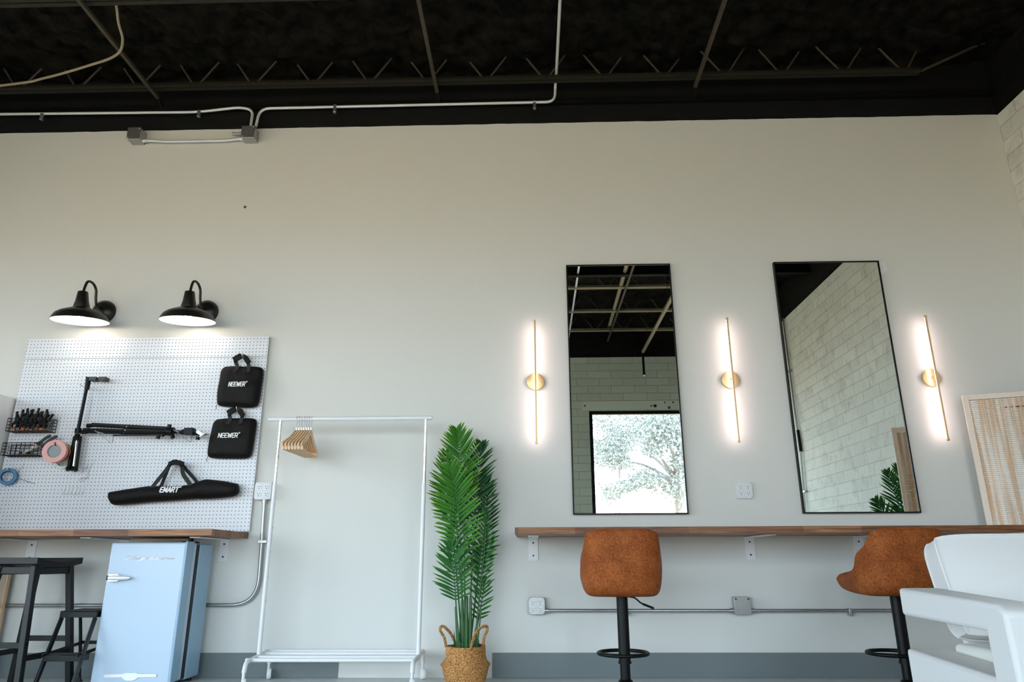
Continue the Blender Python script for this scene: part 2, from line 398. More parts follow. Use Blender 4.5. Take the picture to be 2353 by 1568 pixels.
def build(name, mb, m, parent=None, bevel=0.0, sub=0, angle=38, label=None, kind=None, seg=2):
    me = bpy.data.meshes.new(name)
    if parent is not None: org = ORG[parent.name]
    else:
        xs = [q.x for q in mb.v]; ys = [q.y for q in mb.v]; zs = [q.z for q in mb.v]
        org = V(((min(xs) + max(xs)) / 2, (min(ys) + max(ys)) / 2, min(zs)))
    me.from_pydata([q - org for q in mb.v], [], mb.f); me.update()
    bm = bmesh.new(); bm.from_mesh(me); bmesh.ops.recalc_face_normals(bm, faces=bm.faces); bm.to_mesh(me); bm.free()
    if mb.a is not None:
        at = me.attributes.new('along', 'FLOAT', 'POINT'); at.data.foreach_set('value', mb.a)
    for p in me.polygons: p.use_smooth = True
    me.set_sharp_from_angle(angle=math.radians(angle))
    me.materials.append(m)
    o = bpy.data.objects.new(name, me); C.objects.link(o); ORG[o.name] = org
    if parent is not None: o.parent = parent
    else: o.location = org
    if bevel:
        b = o.modifiers.new('bevel', 'BEVEL'); b.width = bevel; b.segments = seg; b.limit_method = 'ANGLE'; b.angle_limit = math.radians(40)
        b.harden_normals = False
    if sub:
        b = o.modifiers.new('smooth', 'SUBSURF'); b.levels = sub; b.render_levels = sub
    if label: o['label'] = label
    if kind: o['kind'] = kind
    return o


def thing(name, label, cat, loc=(0, 0, 0), group=None, kind=None):
    o = bpy.data.objects.new(name, None); C.objects.link(o); o.location = loc; o.empty_display_size = 0.1
    ORG[o.name] = V(loc)
    return tag(o, label, cat, group, kind)


def single(name, mb, m, label, cat, group=None, **k):
    return tag(build(name, mb, m, None, **k), label, cat, group)


def struct(name, mb, m, parent=None, **k):
    o = build(name, mb, m, parent, **k)
    if parent is None: o['kind'] = 'structure'
    return o


def dup(root, loc, rotz=0.0, label=None, group=None):
    r = root.copy(); C.objects.link(r); r.location = loc; r.rotation_euler = (0, 0, rotz)
    if label: r['label'] = label
    if group: r['group'] = group
    def kids(src, dst):
        for ch in list(src.children):
            c = ch.copy(); C.objects.link(c); c.parent = dst; kids(ch, c)
    kids(root, r)
    return r


def Rz(a): return Matrix.Rotation(a, 3, 'Z')
def Ry(a): return Matrix.Rotation(a, 3, 'Y')
def Rx(a): return Matrix.Rotation(a, 3, 'X')


def bez(pts, n=8):
    """smooth path through pts (Catmull-Rom)"""
    pts = [V(p) for p in pts]; out = []
    for i in range(len(pts) - 1):
        p0 = pts[max(i - 1, 0)]; p1 = pts[i]; p2 = pts[i + 1]; p3 = pts[min(i + 2, len(pts) - 1)]
        for k in range(n):
            t = k / n
            out.append(0.5 * ((2 * p1) + (p2 - p0) * t + (2 * p0 - 5 * p1 + 4 * p2 - p3) * t * t + (3 * p1 - p0 - 3 * p2 + p3) * t ** 3))
    out.append(pts[-1]); return out


def fillet(pts, r, n=6):
    """polyline with rounded corners"""
    pts = [V(p) for p in pts]; out = [pts[0]]
    for i in range(1, len(pts) - 1):
        a, b, c = pts[i - 1], pts[i], pts[i + 1]; rr = min(r, (a - b).length * 0.49, (c - b).length * 0.49)
        p = b + (a - b).normalized() * rr; q = b + (c - b).normalized() * rr
        for k in range(n + 1):
            t = k / n; out.append(p * (1 - t) ** 2 + b * 2 * t * (1 - t) + q * t * t)
    out.append(pts[-1]); return out


# ------------------------------------------------------------------ room
XR, XL, YF, ZT = 3.76, -6.2, -7.05, 5.0
struct('floor', MB().box((XL - .2, YF - .2, -.12), (XR + .2, .2, 0)), M['floor'])
struct('wall_back', MB().box((XL - .2, 0, 0), (XR + .2, .2, ZT)), M['wall'])
struct('wall_right', MB().box((XR, YF - .2, 0), (XR + .2, -.0005, ZT)), M['block'])
W3 = (-6.6, -1.2, 0.25, 3.165)
lw = MB()
for a0, a1, z0, z1 in ((YF - .2, W3[0], 0, ZT), (W3[1], 0, 0, ZT), (W3[0], W3[1], 0, W3[2]), (W3[0], W3[1], W3[3], ZT)): lw.box((XL - .2, a0, z0), (XL, a1, z1))
struct('wall_left', lw, M['plain'])
W1 = (1.0, 3.42, 0.25, 3.165)
W2 = (-5.9, -0.35, 0.25, 3.165)
fw = MB()
y0, y1 = YF - .2, YF
for x0, x1, z0, z1 in ((XL, W2[0], 0, ZT), (W2[1], W1[0], 0, ZT), (W1[1], XR, 0, ZT), (W2[0], W2[1], 0, W2[2]), (W2[0], W2[1], W2[3], ZT), (W1[0], W1[1], 0, W1[2]), (W1[0], W1[1], W1[3], ZT)):
    fw.box((x0, y0, z0), (x1, y1, z1))
struct('wall_front', fw, M['block_front'])
lt = MB().box((0.885, YF - .1, 3.185), (3.6, YF + .006, 3.335))
struct('trim_1', lt, M['lintel'], bevel=.003)
struct('trim_2', MB().box((XL, -.045, 4.285), (XR, 0, 4.33)), M['black_paint'], bevel=.004)
struct('trim_3', MB().box((XL, YF, 4.13), (XR, YF + .012, 5.0)), M['black_paint'])
for wi, w in ((1, W1), (2, W2)):
    r = thing('window_%d' % wi, None, None, ((w[0] + w[1]) / 2, YF - .06, w[2]), kind='structure')
    fb = MB(); t = .058
    fb.box((w[0], YF - .1, w[2]), (w[0] + t, YF - .02, w[3])); fb.box((w[1] - t, YF - .1, w[2]), (w[1], YF - .02, w[3]))
    fb.box((w[0] + t, YF - .1, w[3] - t), (w[1] - t, YF - .02, w[3])); fb.box((w[0] + t, YF - .1, w[2]), (w[1] - t, YF - .02, w[2] + t))
    if wi == 2:
        for x in (-4.1, -2.25): fb.box((x - t / 2, YF - .1, w[2] + t), (x + t / 2, YF - .02, w[3] - t))
    build('window_frame', fb, M['black_metal'], r, bevel=.004)
    build('glass_pane', MB().box((w[0] + t, YF - .063, w[2] + t), (w[1] - t, YF - .057, w[3] - t)), M['glass'], r)
    ld = bpy.data.lights.new('daylight_portal', 'AREA'); ld.shape = 'RECTANGLE'; ld.size = w[1] - w[0]; ld.size_y = w[3] - w[2]
    ld.cycles.is_portal = True
    lo = bpy.data.objects.new('daylight_portal', ld); C.objects.link(lo); lo.location = ((w[0] + w[1]) / 2, YF - .15, (w[2] + w[3]) / 2)
    lo.rotation_euler = (PI / 2, 0, 0)

r = thing('window_3', None, None, (XL - .06, (W3[0] + W3[1]) / 2, W3[2]), kind='structure')
fb = MB(); t = .058
for a0, a1, z0, z1 in ((W3[0], W3[0] + t, W3[2], W3[3]), (W3[1] - t, W3[1], W3[2], W3[3]), (W3[0] + t, W3[1] - t, W3[3] - t, W3[3]), (W3[0] + t, W3[1] - t, W3[2], W3[2] + t), (-4.83, -4.77, W3[2] + t, W3[3] - t), (-3.03, -2.97, W3[2] + t, W3[3] - t)):
    fb.box((XL - .1, a0, z0), (XL - .02, a1, z1))
build('window_frame', fb, M['black_metal'], r, bevel=.004)
build('glass_pane', MB().box((XL - .063, W3[0] + t, W3[2] + t), (XL - .057, W3[1] - t, W3[3] - t)), M['glass'], r)
ld = bpy.data.lights.new('daylight_portal', 'AREA'); ld.shape = 'RECTANGLE'; ld.size = W3[1] - W3[0]; ld.size_y = W3[3] - W3[2]; ld.cycles.is_portal = True
lo = bpy.data.objects.new('daylight_portal', ld); C.objects.link(lo); lo.location = (XL - .15, (W3[0] + W3[1]) / 2, (W3[2] + W3[3]) / 2)
lo.rotation_euler = (PI / 2, 0, -PI / 2)

# baseboard, two runs with a bare stretch between
for x0, x1 in ((-3.74, -1.268), (-.267, XR)):
    struct('baseboard_back', MB().box((x0, -.006, 0), (x1, 0, .149)), M['base'], bevel=.002)

# ceiling: sprayed foam, lumpy, under a flat roof
ce = MB(); nx, ny = 260, 190
def foam(u, v):
    x = XL - .1 + u * (XR - XL + .2); y = YF - .1 + v * (-YF + .15)
    q = V((x, y, 0))
    z = 4.625 + .05 * noise.noise(q * 1.4) + .06 * noise.noise(q * 4.0 + V((3, 0, 0))) - .07 * abs(noise.noise(q * 8.0 + V((0, 7, 0)))) + .03 * noise.noise(q * 17.0)
    return V((x, y, z))
ce.grid(foam, nx, ny)
struct('ceiling', ce, M['foam'], angle=180)
struct('roof', MB().box((XL - .4, YF - .4, ZT), (XR + .4, .4, ZT + .15)), M['black_paint'])


# ------------------------------------------------------------------ roof steel
def joist(y, z, label, steel, x0=XL + .06, x1=3.10, tail=True, ph=None):
    t = thing('roof_joist', label, 'roof joist', ((x0 + x1) / 2, y, z), 'open web roof joists')
    ch = MB()
    for s in (-1, 1):
        ch.box((x0, y + s * .006 - (.032 if s < 0 else 0), z), (x1, y + s * .006 + (.032 if s > 0 else 0), z + .005))
        ch.box((x0, y + s * .006 - .0025, z + .005), (x1, y + s * .006 + .0025, z + .045))
    build('bottom_chord', ch, steel, t)
    tc = MB().box((x0, y - .04, z + .30), (XR - .02, y + .04, z + .335)); build('top_chord', tc, M['joist'], t)
    wb = MB(); pts = []
    xs = [x for x in (-6.1, -5.62, -5.13, -4.63, -4.135, -3.642, -3.147, -2.674, -2.206, -1.72, -1.261, -.794, -.325, .147, .621, 1.092, 1.574, 2.023, 2.503, 2.974)]
    for i, x in enumerate(xs):
        pts += [V((x - .025, y, z + .03)), V((x + .025, y, z + .03))]
        if i < len(xs) - 1:
            mx = (x + xs[i + 1]) / 2; pts += [V((mx - .03, y, z + .30)), V((mx + .03, y, z + .30))]
    pts += [V((3.13, y, z + .25)), V((3.15, y, z + .30))]
    build('web_rod', wb.tube(fillet(pts, .02, 2), .0085, 6), M['dusty'], t)
    if tail:
        build('end_rod', MB().tube(fillet([V((2.95, y, z + .02)), V((3.10, y, z + .012)), V((3.565, y, z + .235)), V((3.74, y, z + .31))], .04), .012, 8), M['dusty'], t)
    return t

JL = ['black open web joist running along the top of the grey back wall',
      'black open web joist, second out from the grey back wall',
      'black open web joist, third out from the grey back wall',
      'black open web joist, fourth out from the grey back wall',
      'tan edged joist farthest from the block wall, seen in the narrow mirror',
      'tan edged joist, middle of the three seen in the ceiling mirror',
      'tan edged joist nearest the block wall, seen in the ceiling mirror']
for y, l, st in zip((-.2, -1.13, -2.06, -3.0, -4.42, -5.42, -6.38), JL, [M['joist']] * 4 + [M['tan_steel']] * 3):  # last three joists get a paler tan bottom chord
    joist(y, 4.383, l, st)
gm = MB().box((XL + .05, -3.95, 4.36), (XR - .02, -3.87, 4.372)).box((XL + .05, -3.915, 4.372), (XR - .02, -3.905, 4.62))
single('roof_girder', gm, M['black_paint'], 'deep black steel girder crossing the ceiling, topmost bar in the mirror', 'girder')
for (x, dz, l) in ((-3.03, 0, 'dusty diagonal-looking brace rod above the two steel junction boxes'),
                   (-.73, 0, 'dusty ceiling brace rod above the white clothes rack'),
                   (1.355, 0, 'dusty ceiling brace rod above the narrow ceiling-reflecting mirror')):
    t = thing('brace_rod', l, 'brace rod', (x, -1.5, 4.36), 'ceiling brace rods')
    build('rod', MB().bar((x, -6.9, 4.365), (x, -.10, 4.365), .026, .026), M['dusty'], t)
    build('wall_tail', MB().bar((x, -.11, 4.365), (x + .01, -.004, 4.285), .022, .02), M['black_paint'], t)

# conduit that comes down from the ceiling and runs to the junction box
zc = 4.276
t = thing('ceiling_conduit', 'pale conduit dropping from the ceiling and bending into the long wall run', 'conduit', (-.9, -.06, zc), 'upper wall conduits')
path = fillet([(.237, -6.9, 4.44), (.237, -.17, 4.44), (.232, -.075, 4.42), (.225, -.065, 4.277), (-2.19, -.06, 4.272), (-2.207, -.06, 4.10)], .09, 8)
build('conduit_tube', MB().tube(path, .0115, 10), M['galv_white'], t)
for x in (-1.57, .06): build('strap', MB().box((x - .012, -.075, 4.215), (x + .012, -.046, 4.29)), M['galv'], t, bevel=.003)
t = thing('wall_conduit', 'pale conduit run on the black band, left of the conduit bends', 'conduit', (-3.4, -.06, zc), 'upper wall conduits')
path = fillet([(-6.0, -.06, 4.285), (-2.70, -.06, 4.25), (-2.36, -.06, 4.288), (-2.245, -.06, 4.26), (-2.25, -.06, 4.10)], .12, 8)
build('conduit_tube', MB().tube(path, .0115, 10), M['galv_white'], t)
for x in (-2.69, -4.0): build('strap', MB().box((x - .012, -.075, 4.20), (x + .012, -.046, 4.262)), M['galv'], t, bevel=.003)
def jbox(x, z, label):
    t = thing('junction_box', label, 'junction box', (x, -.05, z - .05), 'square steel junction boxes')
    build('box', MB().box((x - .052, -.092, z - .052), (x + .052, 0, z + .052)), M['galv'], t, bevel=.004)
    lid = build('lid', MB().box((x - .054, -.096, z - .054), (x + .054, -.0925, z + .054)), M['galv'], t, bevel=.002)
    for sx, sz in ((1, 1), (-1, -1)): build('screw', MB().cyl((x + sx * .042, -.096, z + sz * .042), (x + sx * .042, -.099, z + sz * .042), .006, 10), M['galv_white'], lid)
    build('connector', MB().cyl((x + .05, -.04, z - .035), (x + .085, -.04, z - .035), .017, 12) if x < -2.6 else MB().cyl((x - .05, -.04, z - .03), (x - .085, -.04, z - .03), .017, 12), M['galv_white'], t)
    return t
jbox(-3.186, 4.038, 'galvanised junction box at the end of the short conduit, below the black band')
jbox(-2.252, 4.033, 'galvanised junction box where both bent conduits enter from above')
single('short_conduit', MB().tube(bez([(-3.11, -.04, 4.003), (-3.05, -.04, 4.0), (-2.9, -.035, 3.993), (-2.5, -.035, 3.993), (-2.42, -.035, 3.998), (-2.33, -.04, 4.003)], 4), .0115, 10), M['galv_white'],
       'short straight conduit joining the two galvanised junction boxes', 'conduit')
single('conduit_nipple', MB().tube([(-2.30, -.045, 4.045), (-2.40, -.045, 4.047)], .010, 10).lathe([(.011, 0), (.012, 0), (.012, .012), (.011, .012)], (-2.40, -.045, 4.047), (1, 0, 0), 12), M['galv'],
       'stubby open conduit end sticking out of the junction box', 'conduit')
cb = bez([(-6.0, -.30, 4.16), (-4.021, -.508, 4.2), (-3.633, -.583, 4.2), (-3.225, -.708, 4.2), (-2.95, -.815, 4.2), (-2.86, -.90, 4.25), (-2.86, -.98, 4.34), (-2.83, -1.10, 4.42), (-2.8, -1.35, 4.5), (-2.8, -1.5, 4.62)], 6)
single('hanging_cable', MB().tube(cb, .009, 8), M['tan_steel'], 'grey cable sagging from the ceiling and running off past the far end of the joist', 'cable')
single('wall_plug', MB().lathe([(.0005, 0), (.012, 0), (.009, .006), (.0005, .008)], P(563, 476, 0), (0, -1, 0), 10), M['brown_speck'], 'tiny brown plug on the bare grey wall above the barn lamps', 'wall plug')
pp = [P(2027 + 11 * math.cos(a) * (1 + .2 * math.sin(3 * a)), 615 + 15 * math.sin(a), 0) for a in [2 * PI * k / 16 for k in range(16)]]
single('wall_patch', MB().prism(pp, (0, -.0015, 0)), M['patch'], 'small white spackle patch beside the upper corner of the block-wall mirror', 'wall patch')

# things that only the mirrors show
t = thing('ceiling_track', 'pale ceiling rail with a dropped bulb holder, seen in the narrow mirror', 'light track', (1.935, -5.4, 4.1))
build('rail', MB().box((1.913, -6.78, 4.11), (1.957, -3.75, 4.145)), M['tan_steel'], t, bevel=.003)
for y in (-4.4, -6.3): build('hanger_rod', MB().tube([(1.935, y, 4.145), (1.935, y, 4.60)], .004, 6), M['joist'], t)
build('drop_pipe', MB().tube([(1.935, -6.80, 4.15), (1.935, -6.80, 3.75)], .020, 10), M['black_metal'], t)
build('bulb_holder', MB().lathe([(.0005, 0), (.016, .0), (.03, .02), (.026, .05), (.02, .052)], (1.935, -6.80, 3.70), seg=16), M['chrome'], t)
single('white_conduit', MB().tube([(.655, -3.6, 4.40), (.675, -6.95, 4.40)], .014, 8), M['white_enamel'], 'bright white conduit on the ceiling, seen near the edge of the narrow mirror', 'conduit')
t = thing('ceiling_pipe', 'fat tan pipe under the ceiling, seen in the narrow mirror', 'pipe', (1.3, -5, 4.4))
build('pipe', MB().tube([(1.28, -3.5, 4.42), (1.32, -6.2, 4.42)], .028, 10), M['tan_steel'], t)
build('pipe_cap', MB().cyl((1.318, -6.15, 4.42), (1.322, -6.26, 4.42), .034, 12), M['joist'], t)
t = thing('corner_conduit', 'dark conduit climbing the block wall, seen in the tilted-looking mirror', 'conduit', (3.74, -5.06, 1.0))
build('conduit_tube', MB().tube([(3.735, -5.13, .3), (3.735, -5.10, 1.4), (3.735, -5.0, 2.2), (3.735, -5.03, 2.7), (3.735, -5.05, 4.12)], .013, 8), M['galv'], t)
build('black_sleeve', MB().tube([(3.735, -4.995, 2.15), (3.735, -5.01, 2.45)], .022, 8), M['black_metal'], t)
for z in (1.6, 3.3): build('strap', MB().box((3.72, -5.10, z), (3.757, -5.0, z + .02)), M['galv'], t)


# ------------------------------------------------------------------ partition and pegboard
t = thing('partition_panel', 'white panel standing square to the wall at the end of the pegboard', 'partition', (-3.79, -.45, 0))
build('panel', MB().box((-3.80, -.9, 0), (-3.762, -.001, 1.865)), M['partition'], t, bevel=.002)
build('gap_strip', MB().box((-3.762, -.012, 0), (-3.752, -.001, 1.86)), M['edge'], t, label='brown gap strip')  # dark of the gap beside the wall, put in as a brown strip
t = thing('pegboard', 'white perforated board hung with camera gear above the wooden counter', 'pegboard', (-2.83, -.02, .92))
build('panel', MB().box((-3.745, -.034, .918), (-1.931, -.028, 2.158)), M['peg'], t, bevel=.001)
build('panel', MB().box((-3.745, -.034, 2.1605), (-1.931, -.028, 2.318)), M['peg'], t, bevel=.001)
for x in (-3.74, -2.85, -1.966): build('furring_strip', MB().box((x, -.0275, .918), (x + .032, -.0005, 2.316)), M['furring'], t)
build('furring_strip', MB().box((-3.70, -.0275, 2.285), (-1.97, -.0005, 2.316)), M['furring'], t)
FACE = .034


def hook_mb(x, z, out, drop=.0, up=.015, r=.0022):
    return MB().tube(fillet([(x, -FACE + .006, z + .02), (x, -FACE - .004, z + .018), (x, -FACE - .006, z), (x, -FACE - out, z - drop), (x, -FACE - out - .004, z - drop + up)], .006, 4), r, 8)


# camera bags
def text_mb(body, height, org, slant=.25, weight=.012, depth=.002, width=None):
    cu = bpy.data.curves.new('lettering', 'FONT'); cu.body = body; cu.size = 1.0; cu.shear = slant; cu.offset = weight; cu.extrude = depth
    ob = bpy.data.objects.new('lettering', cu); C.objects.link(ob)
    bpy.context.view_layer.update()
    me = bpy.data.meshes.new_from_object(ob.evaluated_get(bpy.context.evaluated_depsgraph_get()))
    mb = MB(); vs = [v.co.copy() for v in me.vertices]; x0 = min(v.x for v in vs); x1 = max(v.x for v in vs); y0 = min(v.y for v in vs)
    yc = max(v.y for v in vs) - y0
    sx = width / (x1 - x0) if width else height / yc
    out = [V((org[0] + (v.x - x0) * sx, org[1] - depth - v.z, org[2] + (v.y - y0) * height / yc)) for v in vs]
    mb.add(out, [tuple(p.vertices) for p in me.polygons])
    bpy.data.objects.remove(ob); bpy.data.curves.remove(cu); bpy.data.meshes.remove(me)
    return mb


def stroke_text(word, org, h, w, slant, th, dep):
    """bold letters built of strokes: caps with a rounded, forward-leaning E like the print on the bags"""
    G = {'N': ([[(0, 0), (0, 1), (.75, 0), (.75, 1)]], .75), 'E': ([[(.7, 0), (.18, 0), (0, .18), (0, .82), (.18, 1), (.7, 1)], [(.02, .5), (.62, .5)]], .7),
         'W': ([[(0, 1), (.2, 0), (.5, .8), (.8, 0), (1.0, 1)]], 1.0), 'R': ([[(0, 0), (0, 1), (.55, 1), (.7, .85), (.7, .6), (.55, .45), (.05, .45)], [(.35, .45), (.75, 0)]], .75),
         'M': ([[(0, 0), (.05, 1), (.45, .2), (.85, 1), (.9, 0)]], .9), 'A': ([[(0, 0), (.4, 1), (.8, 0)], [(.15, .3), (.65, .3)]], .8), 'T': ([[(0, 1), (.8, 1)], [(.4, 1), (.4, 0)]], .8)}
    mb = MB(); tot = sum(G[c][1] for c in word) + .28 * (len(word) - 1); sx = w / tot; cx = 0
    lay = [0]
    def put(q): return V((org[0] + (q[0]) * sx + slant * q[1] * h, org[1] - .00025 * lay[0], org[2] + q[1] * h))
    for c in word:
        for pl in G[c][0]:
            for a, b in zip(pl[:-1], pl[1:]):
                lay[0] = (lay[0] + 1) % 7; A = put((cx + a[0], a[1])); B = put((cx + b[0], b[1])); d = (B - A).normalized() * th * .42
                mb.bar(A - d, B + d, th, dep, V((0, 1, 0)))
        cx += G[c][1] + .28
    r = h * .17; c0 = V((org[0] + w + slant * h + r * 1.6, org[1], org[2] + h * 1.08))   # registered mark
    mb.tube([c0 + V((math.cos(a) * r, 0, math.sin(a) * r)) for a in [2 * PI * k / 12 for k in range(12)]], th * .22, 4, True)
    mb.bar(c0 + V((-r * .3, 0, -r * .5)), c0 + V((-r * .3, 0, r * .5)), th * .3, dep, V((0, 1, 0))); mb.bar(c0 + V((-r * .3, 0, r * .1)), c0 + V((r * .4, 0, -r * .5)), th * .3, dep, V((0, 1, 0)))
    mb.bar(c0 + V((-r * .3, 0, r * .45)), c0 + V((r * .3, 0, r * .3)), th * .3, dep, V((0, 1, 0)))
    return mb


def light_bag(corners, handle, word_at, label, hookz, seed, twist):
    """soft square bag: outline corners given in photo pixels (tl, tr, br, bl)"""
    tl, tr, br, bl = [P(*c, .085) for c in corners]
    t = thing('equipment_bag', label, 'bag', (tl + tr + br + bl) / 4, 'square black bags on the pegboard')
    y0 = -FACE - .012; TH = .062
    def pt(u, v, side):
        e = lambda q: 1 - abs(2 * q - 1) ** 6
        q = (tl * (1 - u) + tr * u) * (1 - v) + (bl * (1 - u) + br * u) * v
        # rounded corners
        cu, cv = 2 * u - 1, 2 * v - 1
        k = max(0, abs(cu) ** 5 * abs(cv) ** 5); c = (tl + tr + br + bl) / 4; q = q + (c - q) * .085 * k
        th = TH * (.45 + .55 * min(1, v * 1.6 + .2)) * max(.35, (e(u) * e(v)) ** .35)
        wr = .006 * noise.noise(V((u * 3 + seed, v * 4, 2))) + .007 * noise.noise(V((u * 9 + seed, v * 2.2, 5))) * (1 - v)
        return V((q.x, y0 - (th + wr if side else 0), q.z))
    n = 22; mb = MB()
    mb.grid(lambda u, v: pt(u, v, 1), n, n); mb.grid(lambda u, v: pt(u, v, 0), n, n)
    for f in (lambda a: (a, 0), lambda a: (a, 1), lambda a: (0, a), lambda a: (1, a)):
        for i in range(n):
            u, v = f(i / n); u2, v2 = f((i + 1) / n); mb.add([pt(u, v, 0), pt(u2, v2, 0), pt(u2, v2, 1), pt(u, v, 1)], [(0, 1, 2, 3)])
    b = build('bag_body', mb, M['nylon'], t, angle=70)
    loop = [pt(i / 60, 0, 1) + V((0, .004, 0)) for i in range(3, 58)] + [pt(1, j / 60, 1) + V((0, .004, 0)) for j in range(3, 58)] + [pt(1 - i / 60, 1, 1) + V((0, .004, 0)) for i in range(3, 58)] + [pt(0, 1 - j / 60, 1) + V((0, .004, 0)) for j in range(3, 58)]
    build('piping', MB().tube(loop, .0045, 6, True), M['strap'], t)
    hb = MB(); top = P(*handle, .075)
    def hp(u, dx, v=.16): q = pt(u, v, 1); return q + V((dx, -.004, 0))
    pa = [hp(.36, 0), pt(.40, .03, 1) + V((0, -.004, 0)), top + V((-.055, .0, -.035)), top + V((-.03, 0, -.004)), top + V((0, 0, .004))]
    pb = [top + V((0, -.002, .002)), top + V((.03, -.002, -.02)), top + V((.042, -.002, -.05)), pt(.66, .03, 1) + V((0, -.004, 0)), hp(.68, 0)]
    hb.strap(bez(pa, 4), .026, .003); hb.strap(bez(pb, 4), .026, .003)
    build('handle', hb, M['strap'], t)
    gr = MB(); gr.strap([top + V((-.066, -.006, -.034)), top + V((-.012, -.006, .0))], .044, .012); gr.strap([top + V((.016, -.006, -.010)), top + V((.05, -.006, -.056))], .036, .012)
    build('handle_grip', gr, M['nylon'], t, bevel=.003)
    o = P(*word_at[0], .12); e = P(*word_at[1], .12); yy = y0 - TH - .010
    o = P(*word_at[0], -yy); e = P(*word_at[1], -yy)
    build('lettering', stroke_text('NEEWER', (o.x, yy, o.z), word_at[2], e.x - o.x, .13, .0054, .004), M['print_white'], t, label='white printed lettering')
    zp = pt(0, .97, 1); build('zipper_pull', MB().tube([zp, zp + V((-.005, -.005, -.02)), zp + V((-.004, -.004, -.045))], .002, 6), M['strap'], t)
    hk = hook_mb(top.x, top.z - .008, .062, up=.02, r=.003)
    return t, hk


b1, h1 = light_bag([(506, 840), (604, 842), (590, 936), (494, 932)], (559, 818), ((525, 888), (562, 888), .030), 'square black camera bag with white lettering, the upper of two on the pegboard', 2.15, 1.0, 0)
single('peg_hook', h1, M['hook'], 'zinc hook holding the upper square black bag', 'peg hook', 'zinc hooks on the pegboard')
b2, h2 = light_bag([(488, 962), (588, 960), (574, 1053), (472, 1052)], (546, 940), ((501, 1006), (545, 1006), .030), 'square black camera bag with white lettering, hanging below the other', 1.77, 4.0, 0)
single('peg_hook', h2, M['hook'], 'zinc hook holding the lower square black bag', 'peg hook', 'zinc hooks on the pegboard')

# long stand bag
t = thing('stand_bag', 'long black carry bag with white lettering hung low on the pegboard', 'bag', (-2.45, -.09, 1.1))
top_px = [(250, 1131), (262, 1129), (300, 1123), (345, 1117), (380, 1118), (410, 1117), (432, 1114), (452, 1108), (470, 1102), (490, 1103), (515, 1106), (535, 1110), (545, 1112)]
bot_px = [(251, 1152), (262, 1161), (300, 1158), (345, 1154), (380, 1152), (410, 1150), (432, 1148), (452, 1147), (470, 1147), (490, 1146), (515, 1144), (535, 1141), (546, 1134)]
tp = bez([P(a, b, .10) for a, b in top_px], 4); bp_ = bez([P(a, b, .10) for a, b in bot_px], 4)
vs = []; fs = []; n = len(tp); K = 16
for i in range(n):
    c = (tp[i] + bp_[i]) / 2; hz = (tp[i] - bp_[i]).length / 2; ry = min(.052, hz * 1.0) * (.82 if i in (0, n - 1) else 1)
    for k in range(K):
        a = 2 * PI * k / K; w = 1 + .10 * noise.noise(V((i * .35, k * .8, 1))) + .05 * noise.noise(V((i * .8 + k * .5, k, 4)))
        y = -FACE - .055 - math.cos(a) * ry * w
        vs.append(V((c.x + (tp[i].x - bp_[i].x) / 2 * math.sin(a), min(y, -FACE - .002), c.z + math.sin(a) * hz * (1 if abs(math.sin(a)) > .9 else w * .98))))
for i in range(n - 1):
    for k in range(K): l = (k + 1) % K; fs.append((i * K + k, i * K + l, (i + 1) * K + l, (i + 1) * K + k))
fs += [tuple(range(K)), tuple((n - 1) * K + k for k in range(K))]
build('bag_body', MB().add(vs, fs), M['nylon'], t, angle=75)
yb = -FACE - .108
hd = MB()
A = P(400, 1064, .12)
for (q1, q2, yy, tw) in (((349, 1122), (382, 1080), yb + .02, .026), ((370, 1119), (386, 1078), yb + .055, .024)):
    hd.strap(bez([P(q1[0] - 4, q1[1] + 14, -yy + .01), P(*q1, -yy), P(*q2, -yy - .0), P(392, 1066, .11), A + V((0, 0, .012))], 5), tw, .004)
for (q1, q2, yy, tw) in (((436, 1113), (421, 1090), yb + .02, .028), ((452, 1108), (428, 1080), yb + .055, .022)):
    hd.strap(bez([P(q1[0] + 2, q1[1] + 14, -yy + .01), P(*q1, -yy), P(*q2, -yy), P(417, 1068, .11), A + V((0, 0, .012))], 5), tw, .004)
build('handle', hd, M['strap'], t)
build('handle_wrap', MB().strap([P(388, 1068, .13), P(398, 1063, .135), P(412, 1064, .135), P(422, 1068, .13)], .034, .014), M['nylon'], t, bevel=.004)
o = P(367, 1130, .147); e = P(408, 1130, .147)
build('lettering', stroke_text('EMART', (o.x, -.146, o.z - .004), .032, e.x - o.x, .24, .0072, .006), M['print_white'], t, label='white printed lettering')
single('double_hook', MB().tube(fillet([P(404, 1072, .036), P(402, 1071, .06), P(388, 1064, .10), P(385, 1057, .105)], .01, 4), .0028, 8).tube(fillet([P(408, 1070, .036), P(407, 1070, .06), P(400, 1064, .10), P(397, 1057, .105)], .01, 4), .0028, 8), M['hook'],
       'two-pronged zinc hook holding the long black bag', 'peg hook', 'zinc hooks on the pegboard')

